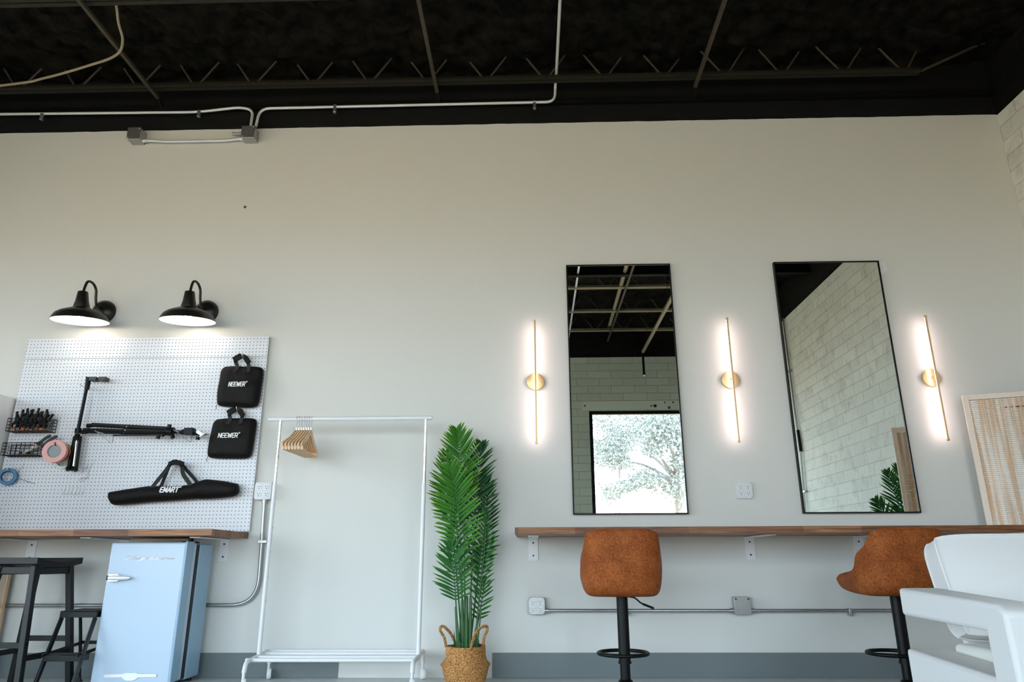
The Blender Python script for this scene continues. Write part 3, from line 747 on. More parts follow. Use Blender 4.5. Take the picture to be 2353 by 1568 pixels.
# upright folded stand with a phone clamp
t = thing('phone_stand', 'folded black stand standing upright on the pegboard with a phone clamp on top', 'tripod', P(170, 1080, .07), None)
y = .10
build('pole', MB().tube([P(179, 992, y), P(201, 882, y)], .0115, 12), M['plastic'], t)
build('pole_head', MB().tube([P(199.5, 896, y), P(204, 868, y)], [.016, .019], 12), M['plastic'], t)
build('collar', MB().tube([P(179, 996, y), P(180.5, 985, y)], .022, 12), M['plastic'], t)
build('hub', MB().tube([P(176, 1012, y), P(178.5, 998, y)], [.024, .017], 12), M['plastic'], t)
build('center_column', MB().tube([P(169, 1072, y - .01), P(178, 1000, y - .01)], .010, 12), M['chrome'], t, label='bright chrome centre column')
for a, b, yy in (((157, 1078), (172, 1003), y), ((175, 1079), (185, 1003), y), ((166, 1077), (178, 1003), .08)):
    lg = build('leg', MB().bar(P(*a, yy), P(*b, yy), .019, .016), M['plastic'], t, bevel=.003)
    q = P(*a, yy); build('foot', MB().tube([q + V((-.006, 0, .012)), q + V((.004, -.004, -.012))], .014, 10), M['plastic'], lg)
cl = build('phone_clamp', MB().tube([P(206, 872, y), P(214, 870, y)], .008, 10).box(P(212, 877, .07), P(243, 867, .095)), M['grey_grip'], t, bevel=.004)
for x in (217, 239): build('clamp_jaw', MB().box(P(x - 4, 879, .06), P(x + 4, 865.5, .115)), M['grey_grip'], cl, bevel=.004)
build('clamp_knob', MB().tube([P(198, 866.5, y), P(206, 871, y)], [.004, .010], 8), M['plastic'], t)
single('peg_hook', MB().tube(fillet([P(207, 893, .034), P(205, 892, .09), P(196, 889, .098), P(192, 889, .075), P(183, 884, .10)], .01, 4), .0028, 8), M['hook'], 'zinc hook gripping the upright folded stand', 'peg hook', 'zinc hooks on the pegboard')

# horizontal tripod on two brackets
t = thing('folded_tripod', 'folded black tripod lying level across two brackets on the pegboard', 'tripod', P(330, 995, .12), None)
for i, (a, b, yy, r) in enumerate((((210, 978, 0), (388, 986), .12, .013), ((202, 988, 0), (390, 992), .15, .0125), ((198, 993, 0), (388, 997), .11, .0125))):
    A = P(a[0], a[1], yy); B = P(b[0], b[1], yy)
    lg = build('leg', MB().tube([A, A.lerp(B, .45)], r * .85, 10).tube([A.lerp(B, .42), B], r, 10), M['plastic'], t)
    build('rubber_foot', MB().tube([A + V((-.03, 0, -.002)), A + V((.01, 0, 0))], r * 1.1, 10), M['plastic'], lg)
    build('joint_pin', MB().cyl(A.lerp(B, .47) + V((0, -r - .003, 0)), A.lerp(B, .47) + V((0, -r + .003, 0)), .006, 10), M['chrome'], lg)
build('brace_bar', MB().bar(P(211, 974, .13), P(390, 983, .13), .012, .008).bar(P(260, 1001, .13), P(378, 1000, .13), .010, .008), M['plastic'], t)
build('hub', MB().tube([P(384, 991, .13), P(398, 993, .13)], .032, 14), M['plastic'], t)
build('center_column', MB().tube([P(394, 992, .13), P(430, 995, .13)], .013, 12), M['plastic'], t)
build('pan_head', MB().box(P(428, 1002, .11), P(444, 983, .16)).tube([P(418, 993, .13), P(430, 994, .13)], .02, 10), M['plastic'], t, bevel=.004)
build('pan_handle', MB().tube([P(440, 996, .13), P(464, 1000, .13)], .010, 10), M['plastic'], t)
build('mount_plate', MB().bar(P(461, 1006, .13), P(474, 997, .13), .006, .05).bar(P(455, 993, .13), P(466, 1000, .13), .02, .03), M['steel'], t, label='pale metal mount plate')
for a, b in (((388, 984), (390, 976)), ((365, 1001), (362, 1009)), ((395, 1000), (398, 1008)), ((372, 1001), (377, 998)), ((455, 1004), (454, 1011))):
    build('knob', MB().tube([P(*a, .15), P(*b, .15)], .014, 10), M['plastic'], t)
for xa in (218, 399):
    ya = 992 if xa < 300 else 990
    single('shelf_bracket', MB().tube(fillet([P(xa + 42, ya + 10.5, .036), P(xa + 38, ya + 9, .04), P(xa + 2, ya, .185), P(xa, ya - 2.5, .19)], .01, 3), .0028, 8).tube(fillet([P(xa + 6, ya + 2, .17), P(xa + 36, ya + 26, .045), P(xa + 40, ya + 26, .04), P(xa + 42, ya + 11, .037)], .01, 3), .0022, 8), M['hook'],
           'zinc bracket under the leg ends of the level folded tripod' if xa < 300 else 'zinc bracket under the head end of the level folded tripod', 'peg bracket', 'zinc hooks on the pegboard')


# wire baskets
def wire_basket(x0, x1, z0, z1, y0, y1, label, ncol, nrow):
    t = thing('wire_basket', label, 'wire basket', ((x0 + x1) / 2, -(y0 + y1) / 2, z0), 'black wire baskets on the pegboard')
    r = .0019; mb = MB()
    for y in (y0, y1):
        for i in range(nrow + 1):
            z = z0 + (z1 - z0) * i / nrow; mb.tube([(x0, -y, z), (x1, -y, z)], r if i < nrow else r * 1.5, 5)
        for i in range(ncol + 1):
            x = x0 + (x1 - x0) * i / ncol; mb.tube([(x, -y, z0), (x, -y, z1)], r, 5)
    build('long_sides', mb, M['wire'], t)
    mb = MB()
    for x in (x0, x1):
        for i in range(nrow + 1):
            z = z0 + (z1 - z0) * i / nrow; mb.tube([(x, -y0, z), (x, -y1, z)], r, 5)
        for i in (1, 2): y = y0 + (y1 - y0) * i / 3; mb.tube([(x, -y, z0), (x, -y, z1)], r, 5)
    build('end_sides', mb, M['wire'], t)
    mb = MB()
    for i in range(ncol + 1): x = x0 + (x1 - x0) * i / ncol; mb.tube([(x, -y0, z0), (x, -y1, z0)], r, 5)
    for i in range(5): y = y0 + (y1 - y0) * i / 4; mb.tube([(x0, -y, z0), (x1, -y, z0)], r, 5)
    build('bottom', mb, M['wire'], t)
    mb = MB()
    for x in (x0 + .06, x1 - .06): mb.tube([(x, -y0, z1), (x, -y0 + .006, z1 + .012), (x, -.03, z1 + .012)], r * 1.2, 5)
    build('mounting_hook', mb, M['wire'], t)
    return t
wire_basket(-3.70, -3.405, 1.607, 1.697, .042, .135, 'black wire basket crammed with spring clamps', 9, 4)
wire_basket(-3.70, -3.44, 1.437, 1.522, .042, .135, 'black wire basket with shears leaning in it', 8, 4)


def make_clamp():
    t = thing('spring_clamp', 'black spring clamp', 'spring clamp', (0, 0, 0), 'spring clamps in the wire basket')
    for s in (-1, 1):
        build('handle', MB().tube(bez([(s * .004, 0, .0), (s * .016, 0, .03), (s * .030, 0, .075)], 4), [.006] * 3 + [.008] * 6, 8), M['plastic'], t)
        jw = build('jaw', MB().tube(bez([(s * .004, 0, 0), (s * .020, 0, -.018), (s * .010, 0, -.040)], 4), [.009] * 5 + [.006] * 4, 8), M['plastic'], t)
        build('pad', MB().cbox((s * .008, 0, -.044), (.013, .014, .012)), M['orange'], jw, bevel=.002, label='orange rubber pad')
    build('pivot', MB().cyl((0, -.010, 0), (0, .010, 0), .008, 12), M['plastic'], t)
    return t
cl0 = make_clamp()
spots = [(-3.662, .10, 1.672, .3), (-3.650, .078, 1.69, -.3), (-3.62, .095, 1.662, -.25), (-3.60, .078, 1.70, .15), (-3.575, .115, 1.668, .35), (-3.545, .078, 1.70, -.2), (-3.53, .115, 1.66, .1), (-3.50, .085, 1.675, .45), (-3.475, .078, 1.69, -.3), (-3.46, .115, 1.665, -.15), (-3.452, .09, 1.668, .35)]
cl_lab = ['black spring clamp at the partition end of the wire basket, jaws low', 'spring clamp behind the endmost one, handles against the partition', 'spring clamp showing a pair of orange pads at the basket front', 'tall spring clamp standing at the back above the orange pads',
          'spring clamp in the basket front, second from the partition with orange', 'tall spring clamp at the middle back of the wire basket', 'spring clamp at the middle front of the basket with an orange pad', 'tilted spring clamp just past the basket middle', 'spring clamp leaning at the back, towards the folded stand',
          'spring clamp at the basket front, last one showing orange', 'spring clamp leaning at the stand end of the basket']
for i, (x, y, z, a) in enumerate(spots):
    o = cl0 if i == 0 else dup(cl0, (0, 0, 0))
    o.location = (x, -y, z); o.rotation_euler = (0, a, random.uniform(-.35, .35)); o['label'] = cl_lab[i]

t = thing('shears', 'dark-handled shears leaning out of the lower wire basket', 'shears', P(75, 1032, .1))
build('blade', MB().bar(P(52, 1042, .10), P(80, 1028, .10), .016, .004), M['cream_plastic'], t, label='cream blade guard', bevel=.001)
build('blade', MB().bar(P(60, 1040, .085), P(84, 1024, .085), .012, .003), M['steel'], t, label='steel blade')
build('handle', MB().tube(bez([P(78, 1024, .10), P(92, 1017, .10), P(104, 1008, .10), P(117, 1001, .10)], 4), [.008] + [.011] * 11 + [.007], 8), M['grey_grip'], t)
build('handle', MB().tube(bez([P(95, 1027, .10), P(106, 1018, .10), P(120, 1008, .10), P(131, 1003, .10)], 4), [.008] + [.011] * 11 + [.007], 8), M['grey_grip'], t)
build('spring_head', MB().tube([P(76, 1030, .10), P(86, 1022, .10)], .016, 10), M['cream_plastic'], t)
t = thing('sanding_block', 'pale rounded tool lying in the lower wire basket', 'hand tool', P(62, 1034, .07))
build('body', MB().ball(P(62, 1034, .075), .05, 16, (1.0, .4, .62)), M['t_grey'], t)
build('grip', MB().tube([P(48, 1041, .08), P(70, 1041, .08)], .008, 8), M['plastic'], t)

# tape rolls on one long hook
def tape(c, ro, ri, w, m, label, name='tape_roll', core=None, ax=(.18, -1, .0)):
    t = thing(name, label, 'tape roll', c, 'tape rolls on the pegboard')
    a = V(ax).normalized(); s = V(c) - a * w / 2
    build('tape', MB().lathe([(ri + .003, 0), (ro, 0), (ro, w), (ri + .003, w)], s, a, 36, True), m, t, bevel=.001)
    build('core', MB().lathe([(ri, 0), (ri + .003, 0), (ri + .003, w), (ri, w)], s, a, 36, True), core or M['t_grey'], t)
    return t
axd = V((.18, -1, .0)).normalized()
A = P(127, 1038, .165)
tape(A, .078, .042, .036, M['t_pink'], 'pink tape roll with a grey centre, outermost on its hook', ax=axd)
build('cap', MB().lathe([(.0005, 0), (.0415, 0), (.0415, .02), (.0005, .02)], A - axd * .012, axd, 28), M['t_grey'], bpy.data.objects['tape_roll'], label='grey disc filling the centre')
tape(A - axd * .031 + V((.010, 0, -.004)), .068, .045, .022, M['t_red'], 'red tape roll just behind the pink one', ax=axd)
tape(A - axd * .056 + V((.014, 0, .0)), .066, .045, .022, M['t_yellow'], 'yellow tape roll between the red and the green', ax=axd)
tape(A - axd * .080 + V((.018, 0, .006)), .062, .045, .022, M['t_green'], 'green tape roll deepest on the hook, behind the folded stand', ax=axd)
tape(P(147, 1056, .060), .066, .048, .020, M['t_clear'], 'white tape roll peeking out below the coloured ones', ax=axd)
single('peg_hook', MB().tube(fillet([A - axd * .13 + V((0, 0, .043)), A + axd * .02 + V((0, 0, .040)), A + axd * .03 + V((0, 0, .060))], .008, 4), .003, 8), M['wire'], 'black hook through the stack of coloured tape rolls', 'peg hook', 'zinc hooks on the pegboard')
B = P(18, 1096, .075)
tape(B, .058, .036, .036, M['t_blue'], 'blue painter tape roll hanging alone by the partition', core=M['t_card'], ax=(.42, -1, .02))
single('peg_hook', hook_mb(B.x + .012, B.z + .040, .075, up=.02, r=.0028), M['hook'], 'zinc hook holding the lone blue tape roll', 'peg hook', 'zinc hooks on the pegboard')
# empty hooks and a tool rail
q = P(205, 1062, FACE)
t = thing('spare_hook', 'empty zinc double hook with a curled end beside the folded stand', 'peg hook', q, 'zinc hooks on the pegboard')
for dx in (-.012, .014): build('prong', MB().tube(bez([q + V((dx + .012, -.004, .02)), q + V((dx + .008, -.006, -.03)), q + V((dx, -.03, -.05)), q + V((dx - .022, -.045, -.045))], 4), .0017, 6), M['hook'], t)
build('bar', MB().tube([q + V((.02, -.006, -.115)), q + V((-.028, -.010, -.112)), q + V((-.035, -.03, -.13)), q + V((-.01, -.035, -.142)), q + V((.008, -.012, -.12)), q + V((.012, -.004, -.05))], .0017, 6), M['hook'], t)
q = P(142, 1120, FACE)
t = thing('tool_rail', 'empty pale tool holder with six prongs low on the pegboard', 'tool rail', q + V((.09, 0, -.04)))
build('rail', MB().tube([q + V((0, -.035, -.02)), q + V((.012, -.030, -.045)), q + V((.165, -.012, -.052))], .0025, 6), M['white_metal'], t)
for k in range(6): x = q.x + .03 + k * .027; build('prong', MB().tube([(x, -FACE - .002, q.z + .005), (x - .002, -FACE - .01, q.z - .03), (x - .006, -FACE - .02, q.z - .045)], .0024, 6), M['white_metal'], t)
q = P(80, 1112, FACE)
single('peg_hook', MB().tube([q, q + V((-.03, -.02, .01)), q + V((-.13, -.10, .05))], .0022, 6).tube([q, q + V((-.004, -.004, -.03))], .0022, 6), M['hook'], 'empty straight zinc hook beside the blue tape roll', 'peg hook', 'zinc hooks on the pegboard')
q = P(52, 1066, FACE)
single('peg_hook', MB().tube(bez([q + V((.008, -.002, .01)), q + V((.004, -.006, -.03)), q + V((-.02, -.03, -.058)), q + V((-.045, -.04, -.03))], 4), .002, 6), M['hook'], 'empty curled zinc hook under the lower wire basket', 'peg hook', 'zinc hooks on the pegboard')


# ------------------------------------------------------------------ barn lamps
def barn_lamp(bx, bz, label):
    t = thing('barn_lamp', label, 'wall lamp', (bx, 0, bz - .2), 'gooseneck barn lamps over the pegboard')
    build('backplate', MB().lathe([(.090, 0), (.088, .02), (.06, .045), (.02, .055), (.0005, .056)], (bx, 0, bz), (0, -1, 0), 32), M['bronze'], t, angle=60)
    tilt = V((0, .12, -1)).normalized()                  # shade axis, tipped a little towards the wall
    rim = V((bx - .018, -.232, bz - .150)); s0 = rim - tilt * .108; top = s0 - tilt * .112
    build('gooseneck', MB().tube(bez([(bx, -.03, bz + .005), (bx, -.10, bz + .015), (bx - .002, -.125, bz + .06), (bx - .004, -.14, bz + .13), (bx - .009, -.185, bz + .165), (bx - .015, top.y + .022, bz + .150), top + tilt * .01], 6), .0095, 12), M['bronze'], t)
    cup = build('socket_cup', MB().lathe([(.0005, 0), (.030, 0), (.034, .004), (.044, .075), (.054, .112), (.054, .118), (.0005, .118)], top, tilt, 28), M['bronze'], t)
    pr = [(.045, .0), (.060, .010), (.090, .022), (.135, .040), (.166, .062), (.180, .086), (.190, .108)]
    sh = build('shade', MB().lathe(pr + [(.188, .1085)], s0, tilt, 48), M['bronze'], t, angle=60)
    li = build('shade_lining', MB().lathe([(.0005, .006)] + [(r - .003, z + .004) for r, z in pr[:-1]] + [(.1875, .1080)], s0, tilt, 48), M['white_enamel'], t, angle=60, label='white enamel lining')
    for o in (sh, li):                                   # open ends
        bm = bmesh.new(); bm.from_mesh(o.data)
        bmesh.ops.delete(bm, geom=[f for f in bm.faces if len(f.verts) > 10], context='FACES'); bm.to_mesh(o.data); bm.free()
    build('bulb', MB().ball(s0 + tilt * .060, .027, 16), M['bulb'], t, label='glowing bulb')
    ld = bpy.data.lights.new('bulb_light', 'POINT'); ld.energy = 1.6; ld.shadow_soft_size = .028; ld.color = (1, .92, .84)
    lo = bpy.data.objects.new('bulb_light', ld); C.objects.link(lo); lo.parent = t; lo.location = s0 + tilt * .092 - V((bx, 0, bz - .2))
    return t
barn_lamp(-3.228, 2.535, 'black gooseneck barn lamp, the one nearer the partition end of the pegboard')
barn_lamp(-2.440, 2.525, 'black gooseneck barn lamp, the one closer to the square black bags')


# ------------------------------------------------------------------ counters
def bracket(x, label, depth=.46, w=.066, zt=.870):
    t = thing('shelf_bracket', label, 'shelf bracket', (x, 0, zt - .15), 'white steel brackets under the counters')
    build('wall_plate', MB().box((x - w / 2, -.006, zt - .15), (x + w / 2, -.0005, zt)), M['white_metal'], t, bevel=.001)
    build('arm', MB().box((x - w / 2, -depth, zt - .007), (x + w / 2, -.006, zt)), M['white_metal'], t, bevel=.001)
    for z in (zt - .035, zt - .118): build('screw', MB().cyl((x, -.006, z), (x, -.009, z), .006, 10), M['screw'], t)
    return t
ZC = .872
t1 = single('counter_top', MB().box((-3.755, -.585, ZC), (-1.945, -.001, .912)), M['wood'], 'walnut butcher block counter below the pegboard', 'counter', bevel=.003)
t2 = single('counter_top', MB().box((-.103, -.585, ZC), (2.955, -.001, .912)), M['wood'], 'walnut butcher block counter below the two mirrors', 'counter', bevel=.003)
bracket(-3.445, 'white bracket under the pegboard counter, above the black stool')
bracket(-2.80, 'white bracket under the pegboard counter, just above the fridge top')
bracket(-2.105, 'white bracket under the pegboard counter, beside the fridge')
bracket(.008, 'white bracket at the free end of the mirror counter, beside the palm')
bracket(1.46, 'white bracket between the two tan bar stools')
bracket(2.185, 'white bracket half hidden behind the tan stool by the armchair')


# ------------------------------------------------------------------ electrical
def quad_outlet(x, z, s, label, plate, d=.045, painted=False):
    t = thing('power_outlet', label, 'outlet', (x, 0, z - s / 2), 'four-socket outlets on the grey wall')
    h = s / 2
    build('box', MB().box((x - h * .97, -d + .004, z - h * .97), (x + h * .97, 0, z + h * .97)), plate, t, bevel=.006)
    n = h * .27; y = -d - .004
    pl = [(-h + n, h), (h - n, h), (h - n * .75, h - n * .5), (h - n * .5, h - n * .75), (h, h - n), (h, -h + n), (h - n * .5, -h + n * .75), (h - n * .75, -h + n * .5), (h - n, -h), (-h + n, -h), (-h + n * .75, -h + n * .5), (-h + n * .5, -h + n * .75), (-h, -h + n), (-h, h - n), (-h + n * .5, h - n * .75), (-h + n * .75, h - n * .5)]
    build('cover', MB().prism([V((x + a, -d + .004, z + b)) for a, b in pl], (0, -.008, 0)), plate, t, bevel=.0015)
    for sx in (-1, 1):
        for sz in (-1, 1):
            cx, cz = x + sx * h * .45, z + sz * h * .40
            rc = build('socket', MB().lathe([(.0005, 0), (h * .30, 0), (h * .30, .003), (.0005, .003)], (cx, y, cz), (0, -1, 0), 20), M['outlet_white'], t)
            sb = MB()
            for k in (-1, 1): sb.cbox((cx + k * h * .12, y - .0035, cz + h * .08), (h * .05, .0015, h * .14))
            sb.cyl((cx, y - .0028, cz - h * .15), (cx, y - .0042, cz - h * .15), h * .055, 8)
            build('slots', sb, M['slot'], rc)
            build('corner_screw', MB().cyl((x + sx * h * .84, -d + .004, z + sz * h * .84), (x + sx * h * .84, -d - .001, z + sz * h * .84), h * .09, 8), M['galv'], t)
    return t
quad_outlet(.026, .437, .107, 'galvanised four-socket outlet low on the wall under the mirror counter', M['galv'])
quad_outlet(1.456, 1.175, .112, 'white painted four-socket plate between the two mirrors', M['paint_plate'], .012)
quad_outlet(-1.858, 1.188, .118, 'white four-socket outlet beside the pegboard, half behind the rack post', M['paint_plate'], .05)
t = thing('blank_box', 'blank galvanised box in the middle of the low conduit', 'junction box', (1.363, 0, .38))
build('box', MB().box((1.308, -.045, .382), (1.416, 0, .49)), M['galv'], t, bevel=.006)
build('cover', MB().prism([V((1.362 + a, -.045, .436 + b)) for a, b in ((-.054, -.044), (-.044, -.054), (.044, -.054), (.054, -.044), (.054, .044), (.044, .054), (-.044, .054), (-.054, .044))], (0, -.005, 0)), M['galv'], t, bevel=.001)
for sx in (-1, 1): build('screw', MB().cyl((1.362 + sx * .04, -.05, .436 + .04), (1.362 + sx * .04, -.052, .476), .006, 8), M['screw'], t)
t = thing('low_conduit', 'straight conduit from the low outlet to the blank galvanised box', 'conduit', (.7, -.03, .4), 'low wall conduits')
build('conduit_tube', MB().tube([(.08, -.028, .407), (1.308, -.028, .404)], .0115, 10), M['galv'], t)
build('connector', MB().tube([(.076, -.028, .407), (.105, -.028, .407)], .0165, 12), M['galv'], t); build('connector', MB().tube([(1.283, -.028, .404), (1.31, -.028, .404)], .0165, 12), M['galv'], t)
build('strap', MB().box((.60, -.044, .375), (.622, -.001, .42)), M['galv'], t, bevel=.002)
t = thing('low_conduit', 'straight conduit running from the blank box behind the armchair', 'conduit', (2.5, -.03, .4), 'low wall conduits')
build('conduit_tube', MB().tube([(1.416, -.028, .404), (3.74, -.028, .402)], .0115, 10), M['galv'], t)
build('connector', MB().tube([(1.414, -.028, .404), (1.44, -.028, .404)], .0165, 12), M['galv'], t)
build('strap', MB().box((2.045, -.044, .372), (2.063, -.001, .418)), M['galv'], t, bevel=.002)
t = thing('bent_conduit', 'conduit dropping from the pegboard outlet and sweeping behind the blue fridge', 'conduit', (-2.2, -.03, .44), 'low wall conduits')
build('conduit_tube', MB().tube(fillet([(-1.848, -.028, 1.135), (-1.838, -.028, .80), (-1.832, -.028, .445), (-3.74, -.028, .445)], .2, 12), .0125, 10), M['galv'], t)
build('connector', MB().tube([(-1.848, -.028, 1.14), (-1.847, -.028, 1.105)], .018, 12), M['galv'], t)
build('strap', MB().box((-1.862, -.044, .84), (-1.80, -.001, .86)), M['galv'], t, bevel=.002)


# ------------------------------------------------------------------ left: stools, wooden box, fridge
def saddle_stool(cx, cy, rot):
    t = thing('saddle_stool', 'black wooden saddle stool under the pegboard counter', 'stool', (0, 0, 0))
    H = .735
    w, dp = .212, .155                                     # half length, half depth of the seat
    sb = MB()
    def seat(u, v, s):
        x = (2 * u - 1) * w; y = (2 * v - 1) * dp
        return V((x, y, H - .012 + .026 * (2 * u - 1) ** 2 - (.032 + .004 * (2 * u - 1) ** 2 if s else 0)))
    sb.grid(lambda u, v: seat(u, v, 0), 16, 4); sb.grid(lambda u, v: seat(u, v, 1), 16, 4)
    for i in range(16):
        for v in (0, 1): sb.add([seat(i / 16, v, 0), seat((i + 1) / 16, v, 0), seat((i + 1) / 16, v, 1), seat(i / 16, v, 1)], [(0, 1, 2, 3)])
    for u in (0, 1):
        for j in range(4): sb.add([seat(u, j / 4, 0), seat(u, (j + 1) / 4, 0), seat(u, (j + 1) / 4, 1), seat(u, j / 4, 1)], [(0, 1, 2, 3)])
    build('seat', sb, M['stool_black'], t)
    tp = {}; bt = {}
    for sx in (-1, 1):
        for sy in (-1, 1):
            a = V((sx * .160, sy * .108, H - .035)); b = V((sx * .228, sy * .190, .0)); tp[sx, sy] = a; bt[sx, sy] = b
            lg = build('leg', MB().bar(a, b, .038, .034), M['stool_black'], t, bevel=.003)
            q = a.lerp(b, .62); build('bolt', MB().cyl(q + V((0, sy * .017, 0)), q + V((0, sy * .021, 0)), .008, 10), M['black_metal'], lg)
    at = lambda s, z: tp[s].lerp(bt[s], (H - .035 - z) / (H - .035))
    for s in (-1, 1):
        build('apron', MB().bar(at((-1, s), H - .065), at((1, s), H - .065), .04, .018), M['stool_black'], t, bevel=.002)
        build('apron', MB().bar(at((s, -1), H - .060), at((s, 1), H - .060), .04, .018), M['stool_black'], t, bevel=.002)
        build('stretcher', MB().bar(at((-1, s), .19), at((1, s), .19), .032, .016), M['stool_black'], t, bevel=.002)
        build('stretcher', MB().bar(at((s, -1), .26), at((s, 1), .26), .032, .016), M['stool_black'], t, bevel=.002)
    t.location = (cx, cy, 0); t.rotation_euler = (0, 0, rot)
    return t
STOOL = saddle_stool(-3.105, -.42, math.radians(88))


t = thing('step_stool', 'glossy black metal step stool wedged between the saddle stool and the fridge', 'step stool', (-2.76, -.4, 0))
SX0, SX1 = -2.868, -2.642
for nm, ya, yb_, z in (('top_step', -.475, -.255, .438), ('lower_step', -.565, -.48, .205)):
    sb = MB().box((SX0, ya, z - .004), (SX1, yb_, z))
    for a in (ya, yb_ - .006): sb.box((SX0, a, z - .038), (SX1, a + .006, z - .004))
    for a in (SX0, SX1 - .006): sb.box((a, ya + .006, z - .038), (a + .006, yb_ - .006, z - .004))
    st = build(nm, sb, M['step_black'], t, bevel=.002)
    build('rubber_tread', MB().box((SX0 + .015, ya + .015, z), (SX1 - .015, yb_ - .015, z + .003)), M['gasket'], st)
for X, dx in ((SX0 + .010, -.012), (SX1 - .010, .004)):
    lg = build('front_leg', MB().bar((X, -.465, .40), (X + dx, -.60, .02), .030, .014, V((1, 0, 0))), M['step_black'], t, bevel=.003)
    build('rubber_foot', MB().tube([(X + dx, -.598, .03), (X + dx, -.604, 0)], [.013, .017], 10), M['gasket'], lg)
    lg = build('rear_leg', MB().tube(bez([(X, -.28, .40), (X + dx * .4, -.225, .24), (X + dx * .8, -.185, .10), (X + dx, -.165, .03)], 3), .010, 8), M['step_black'], t)
    build('rubber_foot', MB().tube([(X + dx, -.168, .04), (X + dx, -.162, .012), (X + dx, -.160, 0)], [.011, .013, .022], 10), M['gasket'], lg)
    build('side_brace', MB().bar((X - .008, -.575, .20), (X - .008, -.215, .232), .018, .008, V((1, 0, 0))), M['step_black'], t)
build('cross_bar', MB().bar((SX0, -.21, .235), (SX1, -.21, .235), .02, .008), M['step_black'], t)

t = thing('wooden_cabinet', 'small light pine cabinet in the corner behind the black stool', 'cabinet', (-3.62, -.2, 0))
build('top_board', MB().box((-3.745, -.33, .716), (-3.475, -.05, .738)), M['pine'], t, bevel=.003)
sp = build('side_panel', MB().box((-3.545, -.32, 0), (-3.523, -.055, .716)), M['pale_pine'], t, bevel=.002)
build('edge_batten', MB().box((-3.5225, -.085, 0), (-3.513, -.055, .716)), M['pine'], sp)
build('dowel_end', MB().cyl((-3.523, -.14, .452), (-3.500, -.14, .452), .013, 12), M['pine'], sp)
build('side_panel', MB().box((-3.745, -.32, 0), (-3.723, -.055, .716)), M['pine'], t, bevel=.002)
dr = build('door', MB().box((-3.722, -.315, .02), (-3.546, -.297, .715)), M['pale_pine'], t, bevel=.003)
build('knob', MB().tube([(-3.58, -.315, .455), (-3.58, -.335, .455), (-3.58, -.35, .455)], [.008, .010, .017], 12), M['pine'], dr)

# fridge
t = thing('retro_fridge', 'sky blue retro fridge with a rocket-shaped handle, under the pegboard counter', 'fridge', (-2.39, -.26, 0))
FX0, FX1, FH = -2.632, -2.150, .838
build('cabinet_body', MB().box((FX0 + .003, -.262, .025), (FX1, -.075, FH - .006)), M['blue_side'], t, bevel=.010, seg=3)
build('gasket', MB().box((FX0 + .008, -.297, .035), (FX1 - .006, -.263, FH - .014)), M['gasket'], t)
dr = build('door', MB().box((FX0, -.452, .03), (FX1 - .006, -.298, FH)), M['blue'], t, bevel=.012, seg=3)
build('edge_trim', MB().box((FX1 - .014, -.449, .035), (FX1, -.352, FH + .006)), M['blue_side'], dr, bevel=.004)
hx, hz = -2.607, .628
hb = MB().prism([V((hx + a, -.466, hz + b)) for a, b in ((.0, -.022), (.058, -.022), (.075, -.010), (.075, .010), (.058, .022), (.0, .022), (.006, .010), (.006, -.010))], (0, -.016, 0))
hb.lathe([(.0005, 0), (.011, .0), (.015, .035), (.013, .09), (.010, .12), (.0005, .138)], (hx + .008, -.482, hz), (1, 0, 0), 16)
hb.box((hx + .03, -.468, hz - .012), (hx + .06, -.452, hz + .012))
build('handle', hb, M['silver'], dr, bevel=.002, label='silver rocket-shaped handle')
build('handle_end', MB().box((hx - .012, -.474, hz - .013), (hx + .004, -.456, hz + .013)), M['gasket'], dr, bevel=.003)
em = [(-.16, -.012), (-.155, .0), (-.05, .002), (-.03, .008), (.03, .008), (.05, .002), (.155, .002), (.16, -.008), (.155, -.014), (.05, -.016), (.035, -.028), (.018, -.034), (-.018, -.034), (-.035, -.028), (-.05, -.016), (-.155, -.018)]
build('wing_emblem', MB().prism([V((-2.392 + a, -.4525, .083 + b)) for a, b in em], (0, -.005, 0)), M['silver'], dr, bevel=.001, label='silver winged emblem')
# script lettering, one joined stroke per letter
SL = [[[(-.4, 1.5), (-.1, 1.9), (.6, 1.8), (1.6, 2.0)], [(.9, 1.85), (.75, 1.0), (.45, .1), (.1, -.15), (-.2, .1)], [(.2, .95), (1.1, 1.05)]],
      [[(1.3, .0), (1.55, .8), (1.6, 1.0), (1.75, .8), (2.0, .85), (1.95, .2), (2.15, 0), (2.5, .4)]],
      [[(2.5, .4), (2.65, .95), (2.6, .2), (2.8, 0), (3.15, .35)], [(2.75, 1.45), (2.82, 1.5)]],
      [[(3.85, .85), (3.5, .95), (3.2, .5), (3.35, .05), (3.75, .4), (3.9, .95), (3.7, -.4), (3.35, -.75), (3.2, -.5), (3.7, -.05), (4.25, .4)]],
      [[(4.25, .4), (4.4, .95), (4.35, .2), (4.55, 0), (4.9, .35)], [(4.5, 1.45), (4.57, 1.5)]],
      [[(5.6, .85), (5.25, .95), (4.95, .5), (5.1, .05), (5.5, .3), (5.9, 1.9), (5.65, .3), (5.8, 0), (6.2, .35)]],
      [[(6.9, .85), (6.55, .95), (6.25, .5), (6.4, .05), (6.75, .3), (6.95, .95), (6.85, .2), (7.05, 0), (7.5, .4)]],
      [[(7.5, .4), (7.65, .95), (7.6, .2), (7.8, 0), (8.2, .4)], [(7.75, 1.45), (7.82, 1.5)]],
      [[(8.2, .4), (8.45, .95), (8.6, .75), (8.9, .8), (8.85, .2), (9.05, 0), (9.4, .4)]],
      [[(9.4, .4), (9.9, .6), (9.85, .95), (9.5, .8), (9.45, .25), (9.75, 0), (10.6, .5)]]]
sm = MB()
for le in SL:
    for pl in le:
        sm.tube(bez([V((-2.537 + (a + .4) * .0288 + b * .010, -.4545, .736 + b * .0105)) for a, b in pl], 4), .0017, 5)
